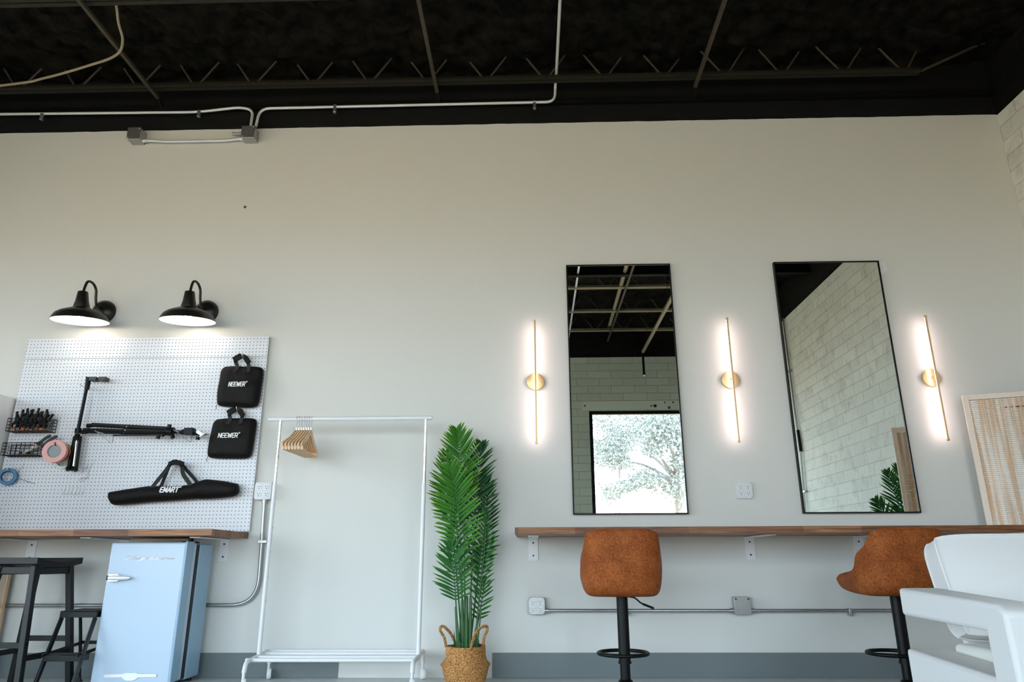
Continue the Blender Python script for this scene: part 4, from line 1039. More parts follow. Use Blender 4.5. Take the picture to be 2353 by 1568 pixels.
build('script_lettering', sm, M['silver'], dr, label='silver script lettering')
build('hinge', MB().box((FX1 - .095, -.34, FH - .002), (FX1 - .02, -.24, FH + .008)).tube([(FX1 - .055, -.29, FH), (FX1 - .055, -.29, FH + .03)], .016, 12), M['black_metal'], t, bevel=.002)
for x in (FX0 + .05, FX1 - .05):
    for y in (-.25, -.1): build('foot', MB().cyl((x, y, 0), (x, y, .027), .018, 12), M['gasket'], t)


# ------------------------------------------------------------------ clothes rack and hangers
t = thing('clothes_rack', 'white tubular clothes rack with slatted base on casters against the wall', 'clothes rack', (-1.2, -.25, 0))
RU = .27; XA, XB = -1.700, -.708
for X in (XA, XB):
    pth = fillet([(X, -.07, .095), (X, -.07, .172), (X, -.47, .150), (X, -.49, .095)], .075, 8)
    build('base_side', MB().tube(pth, .0135, 12), M['white_metal'], t)
    for y in (-.07, -.49):
        cs = build('caster', MB().lathe([(.0005, -.013), (.030, -.013), (.033, -.008), (.033, .008), (.030, .013), (.0005, .013)], (X + .004, y, .034), (1, .4, 0), 22), M['white_enamel'], t, bevel=.001)
        build('stem', MB().tube([(X, y, .05), (X, y, .098)], .009, 10), M['white_metal'], cs)
    build('upright', MB().tube([(X, -RU, .155), (X, -RU, 1.213)], .0135, 14), M['white_metal'], t)
    up = build('extension_tube', MB().tube([(X, -RU, 1.213), (X, -RU, 1.638)], .0105, 14), M['chrome'], t, label='shiny extension tube')
for i, y in enumerate((-.10, -.19, -.31, -.40)):
    z = .172 - (abs(y) - .07) * .055
    build('base_rail', MB().tube([(XA - .03 if i in (0, 3) else XA, y, z), (XB + .0, y, z)], .0115, 10), M['white_metal'], t)
build('top_bar', MB().tube([(-1.785, -RU, 1.647), (-.668, -RU, 1.647)], .0145, 14), M['white_metal'], t)
hz0 = []
for k in range(5): build('adjust_hole', MB().cyl((XA + .0125, -RU, 1.08 - k * .15), (XA + .0145, -RU, 1.08 - k * .15), .003, 6), M['slot'], t)


def make_hanger():
    t = thing('wooden_hanger', 'wooden clothes hanger', 'hanger', (0, 0, 0), 'wooden hangers on the rack')
    R = .0172
    hk = [(0, R * math.cos(a), R * math.sin(a) ) for a in [math.radians(x) for x in range(-10, 215, 15)]][::-1]
    pts = [V(p) for p in hk][::-1] ; pts = [V((0, -.0172, -.006))] if False else [V((0, R * math.cos(math.radians(x)), R * math.sin(math.radians(x)))) for x in range(200, -31, -15)]
    pts += [V((0, .006, -.022)), V((0, 0, -.032)), V((0, 0, -.075))]
    build('hook', MB().tube(pts, .0019, 8), M['hook'], t)
    build('collar', MB().cyl((0, 0, -.078), (0, 0, -.060), .0042, 10), M['chrome'], t)
    up = [(0, .0, -.076), (0, .02, -.080), (0, .07, -.115), (0, .13, -.150), (0, .19, -.178), (0, .215, -.200)]
    lo = [(0, .215, -.215), (0, .19, -.205), (0, .13, -.182), (0, .07, -.150), (0, .02, -.118), (0, .0, -.112)]
    right = bez(up, 3) + bez(lo, 3)
    full = right + [V((p.x, -p.y, p.z)) for p in reversed(right)][1:-1]
    build('shoulders', MB().prism([q + V((-.006, 0, 0)) for q in full], (.012, 0, 0)), M['hanger'], t, bevel=.003)
    build('trouser_bar', MB().tube([(0, -.196, -.232), (0, .196, -.232)], .0055, 8), M['hanger'], t)
    for s in (-1, 1): build('bar_post', MB().bar((0, s * .192, -.200), (0, s * .192, -.236), .012, .010), M['hanger'], t)
    return t
h0 = make_hanger()
HX = [-1.588 + .0167 * k for k in range(7)]
HR = [-.06 + .02 * k for k in range(7)]
ordn = ['first', 'second', 'third', 'middle', 'fifth', 'sixth', 'last']
for i, (x, a) in enumerate(zip(HX, HR)):
    o = h0 if i == 0 else dup(h0, (0, 0, 0))
    o.location = (x, -RU, 1.6465); o.rotation_euler = (0, 0, a)
    o['label'] = {0: 'wooden hanger at the pegboard end of the row of seven', 6: 'wooden hanger at the palm end of the row of seven', 3: 'middle wooden hanger of the seven on the rack'}.get(i, '%s wooden hanger of seven, counted from the pegboard end' % ordn[i])


# ------------------------------------------------------------------ palms and baskets
def frond(path, start, n, lmax, spread, facing, width=.015, droop=.15, tipw=.35, seed=0, side_scale=(1, 1)):
    """one feather leaf along a path: returns (leaflets, rachis)"""
    rnd = random.Random(seed); pts = bez(path, 10); mb = MB(); mb.a = []
    L = len(pts) - 1
    for i in range(n):
        f = i / (n - 1); tt = start + (1 - start) * f; k = min(int(tt * L), L - 1); fr = tt * L - k
        p = pts[k].lerp(pts[k + 1], fr); tg = (pts[k + 1] - pts[k]).normalized()
        nrm = (facing - tg * facing.dot(tg)).normalized(); side = tg.cross(nrm).normalized()
        prof = (math.sin(PI * min(1, .16 + .80 * f)) ** .6) * (1 - .25 * f)
        for s in (-1, 1):
            ln = lmax * prof * rnd.uniform(.88, 1.08) * side_scale[0 if s < 0 else 1]
            ang = math.radians(spread * (1 - .55 * f) + rnd.uniform(-5, 5))
            d = (tg * math.cos(ang) + side * (s * math.sin(ang)) + nrm * rnd.uniform(-.05, .25)).normalized()
            up = (nrm + side * (s * -.35) + V((rnd.uniform(-.2, .2), 0, rnd.uniform(-.2, .2)))).normalized()
            x = d.cross(up).normalized(); K = 6; o = len(mb.v); w0 = width * (.75 + .35 * prof) * rnd.uniform(.85, 1.1)
            q = p.copy(); dd = d.copy()
            for j in range(K + 1):
                g = j / K; w = w0 * (math.sin(PI * (.12 + .88 * g)) ** .7 if g < .999 else 0.0) * .5
                xx = dd.cross(up).normalized()
                mb.v += [q + xx * w + up * (.25 * w), q.copy(), q - xx * w + up * (.25 * w)]; mb.a += [g, g * .85, g]
                dd = (dd + V((0, 0, -droop / K)) ).normalized(); q = q + dd * (ln / K)
            for j in range(K):
                for c in (0, 1): a = o + j * 3 + c; mb.f.append((a, a + 1, a + 4, a + 3))
    n_ = len(pts); rb = MB().tube(pts, [.0065 - .005 * (i / (n_ - 1)) for i in range(n_)], 7)
    return mb, rb


def add_frond(t, args, m):
    lf, rb = frond(**args)
    f = build('frond', lf, m, t, angle=180); 
    build('leaf_stalk', rb, M['stem'], f)


t = thing('palm_plant', 'tall green artificial palm standing in the seagrass basket', 'palm', (-.42, -.24, .03), 'feather palms')
FC = V((0, -1, .1))
add_frond(t, dict(path=[P(1068, 1488, .25), P(1062, 1390, .26), P(1060, 1270, .28), P(1050, 1150, .31), P(1036, 1075, .31)], start=.50, n=26, lmax=.215, spread=66, facing=FC, seed=1, width=.018), M['leaf_light'])
add_frond(t, dict(path=[P(1070, 1488, .21), P(1068, 1380, .2), P(1066, 1180, .2), P(1060, 1070, .2), P(1050, 990, .21)], start=.58, n=24, lmax=.21, spread=58, facing=V((.1, -1, .1)), seed=2, width=.018), M['leaf_light'])
add_frond(t, dict(path=[P(1075, 1488, .20), P(1082, 1360, .18), P(1090, 1200, .16), P(1096, 1110, .16), P(1106, 1022, .15)], start=.50, n=26, lmax=.21, spread=62, facing=V((-.25, -1, .1)), seed=3, width=.018, side_scale=(1, 1)), M['leaf_shaded'])
add_frond(t, dict(path=[P(1056, 1488, .27), P(1050, 1420, .29), P(1046, 1360, .31), P(1042, 1300, .32), P(1038, 1250, .31)], start=.42, n=20, lmax=.185, spread=62, facing=FC, seed=4, width=.015), M['leaf_mid'])
add_frond(t, dict(path=[P(1090, 1488, .24), P(1098, 1410, .22), P(1106, 1330, .2), P(1114, 1250, .19), P(1117, 1180, .19)], start=.38, n=22, lmax=.15, spread=58, facing=V((-.5, -1, .1)), seed=5, width=.014), M['leaf_mid'])
add_frond(t, dict(path=[P(1062, 1488, .22), P(1050, 1330, .2), P(1036, 1200, .18), P(1026, 1120, .18), P(1024, 1040, .18)], start=.48, n=24, lmax=.175, spread=66, facing=V((.15, -1, .1)), seed=6, width=.016), M['leaf_light'])
add_frond(t, dict(path=[P(1080, 1488, .19), P(1092, 1380, .15), P(1104, 1280, .13), P(1116, 1190, .12), P(1120, 1100, .12)], start=.40, n=24, lmax=.16, spread=64, facing=V((-.2, -1, .1)), seed=7, width=.016), M['leaf_shaded'])
add_frond(t, dict(path=[P(1066, 1488, .2), P(1064, 1400, .17), P(1056, 1300, .15), P(1048, 1200, .14), P(1042, 1120, .14)], start=.45, n=20, lmax=.17, spread=62, facing=V((.1, -1, .1)), seed=8, width=.016), M['leaf_mid'])
add_frond(t, dict(path=[P(1086, 1488, .22), P(1096, 1440, .2), P(1104, 1400, .17), P(1110, 1360, .16), P(1112, 1330, .16)], start=.35, n=12, lmax=.11, spread=62, facing=V((-.2, -1, .1)), seed=9, width=.013), M['leaf_mid'])
for i, (a, b, r) in enumerate((((1052, 1486), (1047, 1395), .010), ((1063, 1486), (1062, 1380), .013), ((1072, 1486), (1072, 1370), .014), ((1081, 1486), (1081, 1375), .012), ((1092, 1486), (1099, 1400), .007), ((1096, 1486), (1106, 1400), .006))):
    build('stem', MB().tube([P(a[0] + 1, a[1] + 30, .25), P(*a, .25), P(*b, .25)], [r, r, r * .7], 9), M['stem'], t)
sb = MB()
for a, b in (((1046, 1480), (1043, 1448)), ((1058, 1470), (1056, 1430)), ((1088, 1478), (1092, 1440)), ((1098, 1480), (1101, 1470))):
    sb = MB(); A, B = P(*a, .27), P(*b, .28); sb.add([A + V((-.008, 0, -.02)), A + V((.008, 0, -.02)), B, A + V((0, .006, -.02))], [(0, 1, 2), (1, 3, 2), (3, 0, 2)]); build('sheath_tip', sb, M['leaf_shaded'], t)
PALM = t


def basket(c, label):
    t = thing('seagrass_basket', label, 'basket', c, 'seagrass belly baskets')
    prof = [(.10, .0), (.118, .02), (.131, .06), (.1425, .105)]
    prof2 = [(.1460, .118), (.133, .128), (.124, .146), (.120, .17), (.1185, .195), (.118, .218)]
    def rows(pr, n):
        out = []; pts = bez([V((a, 0, b)) for a, b in pr], 8); L = len(pts) - 1
        for i in range(n * 4 + 1):
            f = i / (n * 4) * L; k = min(int(f), L - 1); q = pts[k].lerp(pts[k + 1], f - k); out.append((q.x + .0042 * abs(math.sin(PI * i / 4)), q.z))
        return out
    pr = rows(prof, 8) + [(.1515, .108), (.1520, .114)] + rows(prof2, 8)
    inner = [(r - .009, z) for r, z in reversed(pr)][: -4] + [(.09, .02), (.0005, .02)]
    mb = MB(); seg = 192; allp = [(.0005, 0)] + pr + inner
    for r, z in allp:
        for k in range(seg):
            a = 2 * PI * k / seg; w = 1 + .014 * math.sin(k * 32 * PI / seg * 2 + z * 330) if r > .05 else 1
            mb.v.append(V(c) + V((r * w * math.cos(a), r * w * math.sin(a), z + .004 * noise.noise(V((math.cos(a) * 2, math.sin(a) * 2, z * 4))))))
    for i in range(len(allp) - 1):
        for k in range(seg): l = (k + 1) % seg; mb.f.append((i * seg + k, i * seg + l, (i + 1) * seg + l, (i + 1) * seg + k))
    build('basket_body', mb, M['seagrass'], t, angle=180)
    return t
bk = basket((-.418, -.25, 0), 'woven seagrass basket with two rope handles holding the tall palm')
def rope(pts, r):
    pts = bez(pts, 14); mb = MB()
    for ph in (0, 2 * PI / 3, 4 * PI / 3):
        out = []
        for i, p in enumerate(pts):
            tg = (pts[min(i + 1, len(pts) - 1)] - pts[max(i - 1, 0)]).normalized(); x = tg.cross(V((0, 1, 0))).normalized() if abs(tg.y) < .9 else V((1, 0, 0)); y = tg.cross(x)
            a = i * .42 + ph; out.append(p + (x * math.cos(a) + y * math.sin(a)) * r)
        mb.tube(out, r * .95, 6)
    return mb
build('handle', rope([P(1025, 1487, .22), P(1021, 1467, .22), P(1012, 1450, .22), P(1013, 1441, .22), P(1020, 1441, .22), P(1033, 1453, .2), P(1041, 1467, .18), P(1048, 1484, .16)], .0048), M['seagrass'], bk)
build('handle', rope([P(1081, 1493, .37), P(1086, 1475, .37), P(1094, 1454, .36), P(1107, 1442, .33), P(1118, 1440, .3), P(1119, 1450, .28), P(1113, 1464, .26), P(1110, 1486, .25)], .0048), M['seagrass'], bk)

# second palm, seen only in the mirror: its own fronds and basket
t = thing('palm_plant', 'palm seen in the mirror in front of the folding screen', 'palm', (3.42, -1.9, 0), 'feather palms')
for i, (tip, b, zz) in enumerate((((3.20, -1.72, 1.60), (3.40, -1.88, .95), 1), ((3.34, -1.80, 1.66), (3.42, -1.86, .95), 2), ((3.16, -1.95, 1.36), (3.36, -1.92, .80), 3), ((3.50, -2.05, 1.55), (3.46, -1.94, .95), 4), ((3.30, -1.62, 1.30), (3.42, -1.84, .75), 5), ((3.52, -1.66, 1.40), (3.48, -1.84, .8), 6))):
    tip, b = V(tip) + V((.07, 0, -.11)), V(b) + V((.03, 0, -.08)); add_frond(t, dict(path=[(3.43, -1.9, .12), (3.42, -1.9, .5), b, b.lerp(tip, .55) + V((0, 0, .06)), tip], start=.45, n=22, lmax=.19, spread=55, facing=V((-.5, 1, .2)), seed=20 + i, width=.017), M['leaf_mid'])
bk2 = basket((3.43, -1.9, 0), 'seagrass basket under the palm that the mirror shows')
build('handle', rope([(3.32, -1.86, .22), (3.28, -1.86, .30), (3.30, -1.94, .30), (3.32, -1.95, .22)], .0048), M['seagrass'], bk2)
build('handle', rope([(3.54, -1.86, .22), (3.58, -1.86, .30), (3.57, -1.94, .30), (3.54, -1.95, .22)], .0048), M['seagrass'], bk2)


# ------------------------------------------------------------------ bar stools
def make_bar_stool():
    t = thing('bar_stool', 'bar stool', 'bar stool', (0, 0, 0), 'tan leather bar stools')
    # sitter faces +y; one upholstered bucket: outer and inner skins meet round the edge
    po = [(.232, .582), (.214, .549), (.12, .532), (-.04, .524), (-.15, .528), (-.205, .565), (-.226, .65), (-.240, .76), (-.252, .845), (-.258, .888)]
    pi = [(.232, .590), (.212, .622), (.10, .622), (-.02, .614), (-.10, .622), (-.145, .665), (-.168, .73), (-.190, .80), (-.212, .860), (-.226, .892)]
    def path(p, v):
        f = v * 9; k = min(int(f), 8); t_ = f - k; p0, p1, p2, p3 = [V((0, *p[max(0, min(9, k + q))])) for q in (-1, 0, 1, 2)]
        return 0.5 * ((2 * p1) + (p2 - p0) * t_ + (2 * p0 - 5 * p1 + 4 * p2 - p3) * t_ * t_ + (p3 - p0 + 3 * p1 - 3 * p2) * t_ ** 3)
    def halfw(v):
        return .222 + .014 * math.sin(PI * min(1, v / .75)) if v < .55 else .2335 - .041 * ((v - .55) / .45) ** 1.15
    def skin(u, v, s):
        o_, i_ = path(po, v), path(pi, v); mid = (o_ + i_) / 2; e = (1 - abs(u) ** 11) ** .5 if abs(u) < 1 else 0
        q = mid + ((o_ if s else i_) - mid) * max(e, .10)
        c = abs(u) ** 3
        arm = math.exp(-((v - .57) / (.34 if v < .57 else .16)) ** 2); c6 = abs(u) ** (16 if s else 3)
        y = q.y + c * (.035 * math.exp(-((v - .8) / .22) ** 2) + .110 * arm); z = q.z + c6 * (.100 * arm + .012 * math.exp(-((v - .25) / .2) ** 2))
        k = 1.0
        if v < .16: k = 1 - .13 * ((.16 - v) / .16) ** 2
        if v > .90: z -= .020 * abs(u) ** 6 * ((v - .9) / .1); k = 1 - .04 * ((v - .9) / .1) ** 2
        return V((u * halfw(v) * k, y, z))
    NU, NV = 18, 27; mb = MB()
    us = [math.sin(-PI / 2 + PI * i / NU) * .55 + (-1 + 2 * i / NU) * .45 for i in range(NU + 1)]
    g = [[[skin(us[i], j / NV, s) for j in range(NV + 1)] for i in range(NU + 1)] for s in (1, 0)]
    for s in (0, 1): mb.grid(lambda a, b, s=s: g[s][round(a * NU)][round(b * NV)], NU, NV)
    for i in range(NU):
        for j in (0, NV): mb.add([g[0][i][j], g[0][i + 1][j], g[1][i + 1][j], g[1][i][j]], [(0, 1, 2, 3)])
    for j in range(NV):
        for i in (0, NU): mb.add([g[0][i][j], g[0][i][j + 1], g[1][i][j + 1], g[1][i][j]], [(0, 1, 2, 3)])
    o = build('seat_shell', mb, M['leather'], t, angle=180)
    me = o.data; bm = bmesh.new(); bm.from_mesh(me); bmesh.ops.remove_doubles(bm, verts=bm.verts, dist=.0004); bmesh.ops.recalc_face_normals(bm, faces=bm.faces); bm.to_mesh(me); bm.free()
    md = o.modifiers.new('smooth', 'SUBSURF'); md.levels = 1; md.render_levels = 2
    build('seam_piping', MB().tube([skin(u, .965, 1) + V((0, -.001, 0)) for u in [-.9 + .06 * i for i in range(31)]], .0026, 6), M['leather'], t)
    build('column', MB().tube([(0, 0, .175), (0, 0, .527)], .0325, 24), M['black_metal'], t, angle=60)
    build('piston', MB().tube([(0, 0, .05), (0, 0, .172)], .028, 24), M['black_metal'], t, angle=60)
    build('sleeve_ring', MB().lathe([(.030, .168), (.0365, .168), (.0365, .18), (.030, .18)], (0, 0, 0), seg=28, closed=True), M['black_metal'], t)
    build('base_disc', MB().lathe([(.0005, 0), (.195, 0), (.20, .006), (.195, .014), (.12, .024), (.07, .042), (.045, .068), (.036, .085), (.029, .088), (.0005, .088)], seg=48), M['black_metal'], t, angle=50)
    build('footrest', MB().tube([(.142 * math.cos(a), .115 + .142 * math.sin(a), .208) for a in [2 * PI * q / 40 for q in range(40)]], .0105, 10, True), M['black_metal'], t)
    build('height_lever', MB().tube(fillet([(.03, -.0, .522), (.075, -.012, .516), (.10, -.02, .488), (.17, -.05, .462)], .02, 4), .0045, 8).tube([(.115, -.026, .482), (.172, -.051, .461)], .0065, 8), M['black_metal'], t)
    return t
s1 = make_bar_stool()
s1.location = (.512, -.655, 0); s1.rotation_euler = (0, 0, math.radians(-3)); s1['label'] = 'tan leather bar stool tucked under the counter in front of the narrow mirror'
s2 = dup(s1, (2.065, -.655, 0), math.radians(2), 'tan leather bar stool partly hidden by the white armchair')


# ------------------------------------------------------------------ mirrors and sconces
def mirror(x0, x1, label):
    t = thing('wall_mirror', label, 'mirror', ((x0 + x1) / 2, -.015, 1.018), 'tall black framed mirrors')
    z0, z1, w = 1.018, 2.857, .0085
    f = MB()
    for a, b, c, d in ((x0, x0 + w, z0, z1), (x1 - w, x1, z0, z1), (x0 + w, x1 - w, z0, z0 + w), (x0 + w, x1 - w, z1 - w, z1)): f.box((a, -.032, c), (b, -.001, d))
    build('frame', f, M['black_metal'], t)
    build('mirror_glass', MB().box((x0 + w, -.026, z0 + w), (x1 - w, -.004, z1 - w)), M['mirror'], t)
mirror(.282, 1.063, 'tall black-framed mirror reflecting the ceiling and a bright window')
mirror(1.836, 2.617, 'tall black-framed mirror reflecting the white block wall')
def sconce(x, label):
    t = thing('wall_sconce', label, 'wall sconce', (x, -.03, 1.49), 'brass light rods beside the mirrors')
    build('backplate', MB().lathe([(.0005, .0005), (.063, .0005), (.063, .026), (.060, .028), (.0005, .028)], (x, 0, 1.954), (0, -1, 0), 40), M['gold'], t)
    build('stem', MB().cyl((x, -.028, 1.954), (x, -.074, 1.954), .006, 12), M['gold'], t)
    y = -.083; z0, z1 = 1.494, 2.402
    build('rod', MB().box((x - .0058, y - .006, z0), (x + .0058, y + .004, z1)), M['gold'], t, bevel=.002)
    for z in (z0, z1 - .016): build('end_cap', MB().box((x - .0085, y - .0075, z), (x + .0085, y + .008, z + .016)), M['gold'], t, bevel=.0015)
    build('light_strip', MB().box((x - .0050, y + .004, z0 + .017), (x + .0050, y + .0075, z1 - .017)), M['led'], t, label='glowing light strip facing the wall')
sconce(.038, 'brass wall light rod near the palm, beside the first mirror')
sconce(1.434, 'brass wall light rod between the two mirrors')
sconce(2.854, 'brass wall light rod beside the bamboo screen')


# ------------------------------------------------------------------ folding screen
SCR = [(2.985, -.10), (3.41, -.25), (3.69, -.60), (3.52, -1.05), (3.105, -1.217)]
t = thing('folding_screen', 'light wood folding screen with woven bamboo panels in the corner', 'folding screen', (3.3, -.5, 0))
for k in range(4):
    a = V((*SCR[k], 0)); b = V((*SCR[k + 1], 0)); d = (b - a).normalized(); L = (b - a).length; nr = V((-d.y, d.x, 0)); ztop = 1.803
    def bx(u0, u1, z0, z1, th, off=0): 
        mb.prism([a + d * u0 + nr * (off - th / 2) + V((0, 0, z0)), a + d * u1 + nr * (off - th / 2) + V((0, 0, z0)), a + d * u1 + nr * (off - th / 2) + V((0, 0, z1)), a + d * u0 + nr * (off - th / 2) + V((0, 0, z1))], nr * th)
    mb = MB(); e = .004
    bx(e, e + .036, .01, ztop, .022); bx(L - e - .036, L - e, .01, ztop, .022); bx(e + .036, L - e - .036, ztop - .036, ztop, .020); bx(e + .036, L - e - .036, .06, .10, .020)
    pf = build('panel_frame', mb, M['pale_pine'], t, bevel=.002)
    mb = MB(); z = .101
    while z < ztop - .045:
        bx(e + .033, L - e - .033, z, z + .0092, .005, .002); z += .0128
    build('bamboo_slats', mb, M['bamboo'], pf)
    mb = MB(); bx(e + .03, L - e - .03, .10, ztop - .04, .0015, .0075); build('added_backing', mb, M['lining'], pf)  # added white sheet, put in to keep the gaps between slats bright
    mb = MB()
    for q in range(7): u = .07 + q * (L - .14) / 6; bx(u, u + .003, .1, ztop - .036, .002, -.0022)
    build('binding_threads', mb, M['print_white'], pf)
    if k == 0:
        for q, w in ((.245, .010), (.275, .012), (.305, .030), (.345, .012)):
            mb = MB(); bx(q, q + w, 1.698, 1.707, .006, .001); build('burn_mark', mb, M['mark'], pf)


# ------------------------------------------------------------------ armchair
t = thing('armchair', 'white canvas armchair with open sides, standing nearest the camera', 'armchair', (1.95, -2.2, 0))
def side(x0, x1):
    pr = [(1.872, .050), (1.862, .379), (2.425, .352), (2.425, .492), (1.872, .503), (1.872, .609), (2.51, .579), (2.545, .555), (2.565, .05)]
    return MB().prism([V((x0, -d, z)) for d, z in pr], (x1 - x0, 0, 0))
build('side_frame', side(1.50, 1.66), M['canvas'], t, bevel=.014, seg=3)
build('side_frame', side(2.46, 2.62), M['canvas'], t, bevel=.014, seg=3)
build('back_panel', MB().prism([V((1.74, -d, z)) for d, z in ((1.860, .335), (1.733, .70), (1.763, .705), (1.890, .335))], (.65, 0, 0)), M['canvas'], t, bevel=.01, seg=3)
build('front_panel', MB().box((1.662, -2.545, .05), (2.458, -2.43, .352)), M['canvas'], t, bevel=.01, seg=3)
build('seat_base', MB().box((1.662, -2.428, .05), (2.458, -1.875, .328)), M['canvas'], t, bevel=.012, seg=3)
def pillow(cx, cy, cz, hx, hy, hz, puff, rot, r=.03):
    mb = MB(); n = 12
    def q(u, v, s):
        a, b = 2 * u - 1, 2 * v - 1; k = abs(a) ** 6 * abs(b) ** 6
        x = a * hx * (1 - .05 * k - .03 * (1 - b * b) * -1 * 0); z = b * hz * (1 - .06 * k)
        y = s * (hy + puff * (1 - a * a) * (1 - b * b) - .25 * hy * k)
        z += .012 * noise.noise(V((a * 1.5, b * 1.5, s + cx))) * (1 - b * b)
        return rot @ V((x, y, z)) + V((cx, cy, cz))
    for s in (-1, 1): mb.grid(lambda u, v: q(u, v, s), n, n)
    for f in (lambda w: (w, 0), lambda w: (w, 1), lambda w: (0, w), lambda w: (1, w)):
        for i in range(n):
            u, v = f(i / n); u2, v2 = f((i + 1) / n)
            mb.add([q(u, v, -1), q(u2, v2, -1), q(u2, v2, 1), q(u, v, 1)], [(0, 1, 2, 3)])
    lp = {s: [q(i / 40, 0, s) for i in range(40)] + [q(1, i / 40, s) for i in range(40)] + [q(1 - i / 40, 1, s) for i in range(40)] + [q(0, 1 - i / 40, s) for i in range(40)] for s in (-1, 1)}
    return mb, lp
build('seat_cushion', MB().box((1.668, -2.42, .330), (2.452, -1.90, .402)), M['cream_canvas'], t, bevel=.02, seg=3)
rot = Rx(math.radians(-18))
pb, lp = pillow(2.062, -1.868, .612, .380, .050, .200, .030, rot)
bc = build('back_cushion', pb, M['canvas'], t, bevel=.012, seg=3, angle=50)
for s in (-1, 1): build('piping', MB().tube(lp[s], .0055, 6, True), M['canvas'], bc)


# ------------------------------------------------------------------ outside
gd = MB().box((-70, -90, -.15), (60, 40, -.125))
o = struct('ground', gd, M['ground'])
def Q(px, py, d):
    '''measure: the point at distance d in front of the back wall that the wall mirrors show at this pixel'''
    v = RGT * ((px - IW / 2) / F_PX) + UPV * ((IH / 2 - py) / F_PX) + FWD
    t = (CAM_D + d) / v.y
    return V((v.x * t, -d, v.z * t + CAM_H))
TR = bpy.data.objects['trim_1']
for px, py, r in ((1343, 935, .014), (1495, 935, .012), (1504, 935, .026), (1526, 927, .012), (1545, 927, .014), (1536, 939, .022)):
    q = Q(px, py, 7.05); build('bolt', MB().cyl((q.x, YF + .005, q.z), (q.x, YF + .022, q.z), r, 12), M['slot'], TR)
def leafy_tree(label, limbs, trunk, blobs, d, count, seed, girth=.24):
    rnd = random.Random(seed); b0 = Q(*trunk[0], d); t = thing('street_tree', label, 'tree', (b0.x, -d, -.125), 'trees outside the window')
    tr = MB(); pts = [V((b0.x + .1, -d, -.125))] + [Q(*p, d) for p in trunk]; n = len(bez(pts, 4))
    tr.tube(bez(pts, 4), [girth * (1 - .4 * i / n) for i in range(n)], 9)
    for l in limbs:
        pp = bez([Q(p[0], p[1], d + p[2]) for p in l], 4); n = len(pp); tr.tube(pp, [.085 * (1 - .8 * i / n) for i in range(n)], 6)
    build('trunk', tr, M['bark'], t)
    lf = MB()
    for (px, py, r, w) in blobs:
        for k in range(int(count * w)):
            dd = d + rnd.gauss(0, 1.3); c = Q(px + rnd.gauss(0, r * .55), py + rnd.gauss(0, r * .42), dd)
            a = V((rnd.uniform(-1, 1), rnd.uniform(-1, 1), rnd.uniform(-1, 1))).normalized() * rnd.uniform(.04, .075); e = a.cross(V((rnd.uniform(-1, 1), rnd.uniform(-1, 1), rnd.uniform(-1, 1)))).normalized() * .035
            lf.add([c - a, c - e, c + a, c + e], [(0, 1, 2, 3)])
    build('foliage', lf, M['tree_leaf'], t, angle=180)
leafy_tree('big spreading tree outside, its limbs fanning across the window reflection',
           [[(1552, 1100, 0), (1535, 1085, 0), (1505, 1055, .5), (1470, 1035, 1)], [(1550, 1095, 0), (1530, 1070, -.5), (1512, 1045, -1), (1480, 1020, -1)], [(1548, 1105, 0), (1520, 1090, 1), (1480, 1070, 1), (1450, 1062, 1)],
            [(1545, 1112, 0), (1525, 1098, 0), (1500, 1092, .5), (1480, 1095, .5)], [(1556, 1090, 0), (1560, 1050, 0), (1550, 1000, 1), (1530, 970, 1)], [(1554, 1095, 0), (1545, 1040, -1), (1520, 1000, -1), (1490, 975, -1)], [(1560, 1090, 0), (1590, 1040, 0), (1620, 1000, 0)]],
           [(1562, 1150), (1556, 1105), (1560, 1040)],
           [(1490, 1000, 34, 1.6), (1530, 985, 34, 1.4), (1560, 1010, 30, 1.2), (1565, 1060, 26, 1), (1500, 965, 36, 1.2), (1545, 960, 30, 1), (1505, 1035, 22, .6), (1500, 1108, 20, .8), (1480, 1095, 22, .5), (1462, 1108, 16, .5), (1555, 1130, 20, .6), (1600, 1000, 50, 2), (1440, 1118, 18, .5), (1400, 1132, 20, .9), (1420, 1122, 16, .4), (1535, 1120, 14, .3), (1570, 1100, 22, .8)], 22, 900, 3)
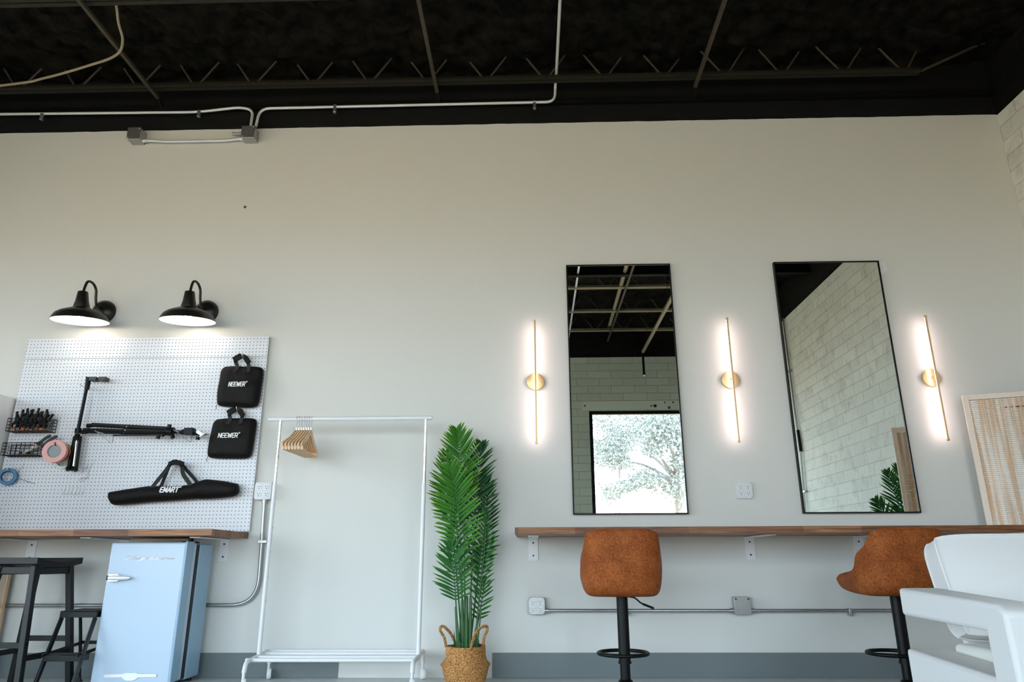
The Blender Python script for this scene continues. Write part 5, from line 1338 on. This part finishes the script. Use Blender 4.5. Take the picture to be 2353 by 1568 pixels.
leafy_tree('slimmer rounder tree outside, behind the limbs of the big one', [[(1425, 1080, 0), (1410, 1050, 0), (1395, 1030, 0)], [(1425, 1078, 0), (1435, 1040, 0), (1440, 1010, 0)]],
           [(1423, 1180), (1423, 1110), (1423, 1060)],
           [(1400, 1035, 30, 1.6), (1425, 1020, 30, 1.8), (1385, 1055, 24, .9), (1420, 1060, 24, 1.3), (1440, 1000, 30, 1.2), (1410, 985, 34, 1.2), (1385, 965, 30, .9), (1450, 965, 34, 1.1), (1370, 1020, 18, .5), (1440, 1065, 16, .5)], 29, 800, 8, .07)
single('utility_pole', MB().tube([(4.0, -30, -.05), (4.05, -30, 4.2)], .05, 8), M['bark'], 'thin pole outside beside the slim tree', 'pole')
single('power_line', MB().tube(bez([Q(1300, 965, 34), Q(1450, 980, 34), Q(1600, 985, 34)], 6), .02, 6), M['print_white'], 'pale power line crossing the tree crowns outside', 'wire')
bl = thing('far_building', 'low pale building across the lot, seen through the window', 'building', (4, -44, -.05))
build('walls', MB().box((-14, -48, -.05), (24, -42, 3.0)), M['asphalt'], bl)
build('roof_edge', MB().box((-14.3, -48.3, 3.0), (24.3, -41.7, 3.35)), M['asphalt'], bl)
for x in (0, 5, 10, 15): build('window', MB().box((x, -42.0, .9), (x + 1.8, -41.96, 2.2)), M['base'], bl)

# ------------------------------------------------------------------ light
w = bpy.data.worlds.new('daylight'); SC.world = w; w.use_nodes = True
bg = w.node_tree.nodes['Background']; bg.inputs['Color'].default_value = (.71, .875, 1.0, 1); bg.inputs['Strength'].default_value = 7.9
sd = bpy.data.lights.new('sun', 'SUN'); sd.energy = 13; sd.angle = .02; sd.color = (1, .93, .82)
so = bpy.data.objects.new('sun', sd); C.objects.link(so)
so.rotation_euler = V((-.25, -.62, -.75)).to_track_quat('-Z', 'Y').to_euler()

SC.view_settings.view_transform = 'Standard'; SC.view_settings.look = 'None'
SC.view_settings.exposure = 0.0; SC.view_settings.gamma = 1.0; SC.view_settings.use_curve_mapping = False
SC.render.engine = 'CYCLES'
SC.cycles.use_denoising = True
SC.cycles.max_bounces = 8; SC.cycles.diffuse_bounces = 5; SC.cycles.glossy_bounces = 5; SC.cycles.transparent_max_bounces = 12
SC.cycles.sample_clamp_indirect = 8
SC.cycles.caustics_reflective = False
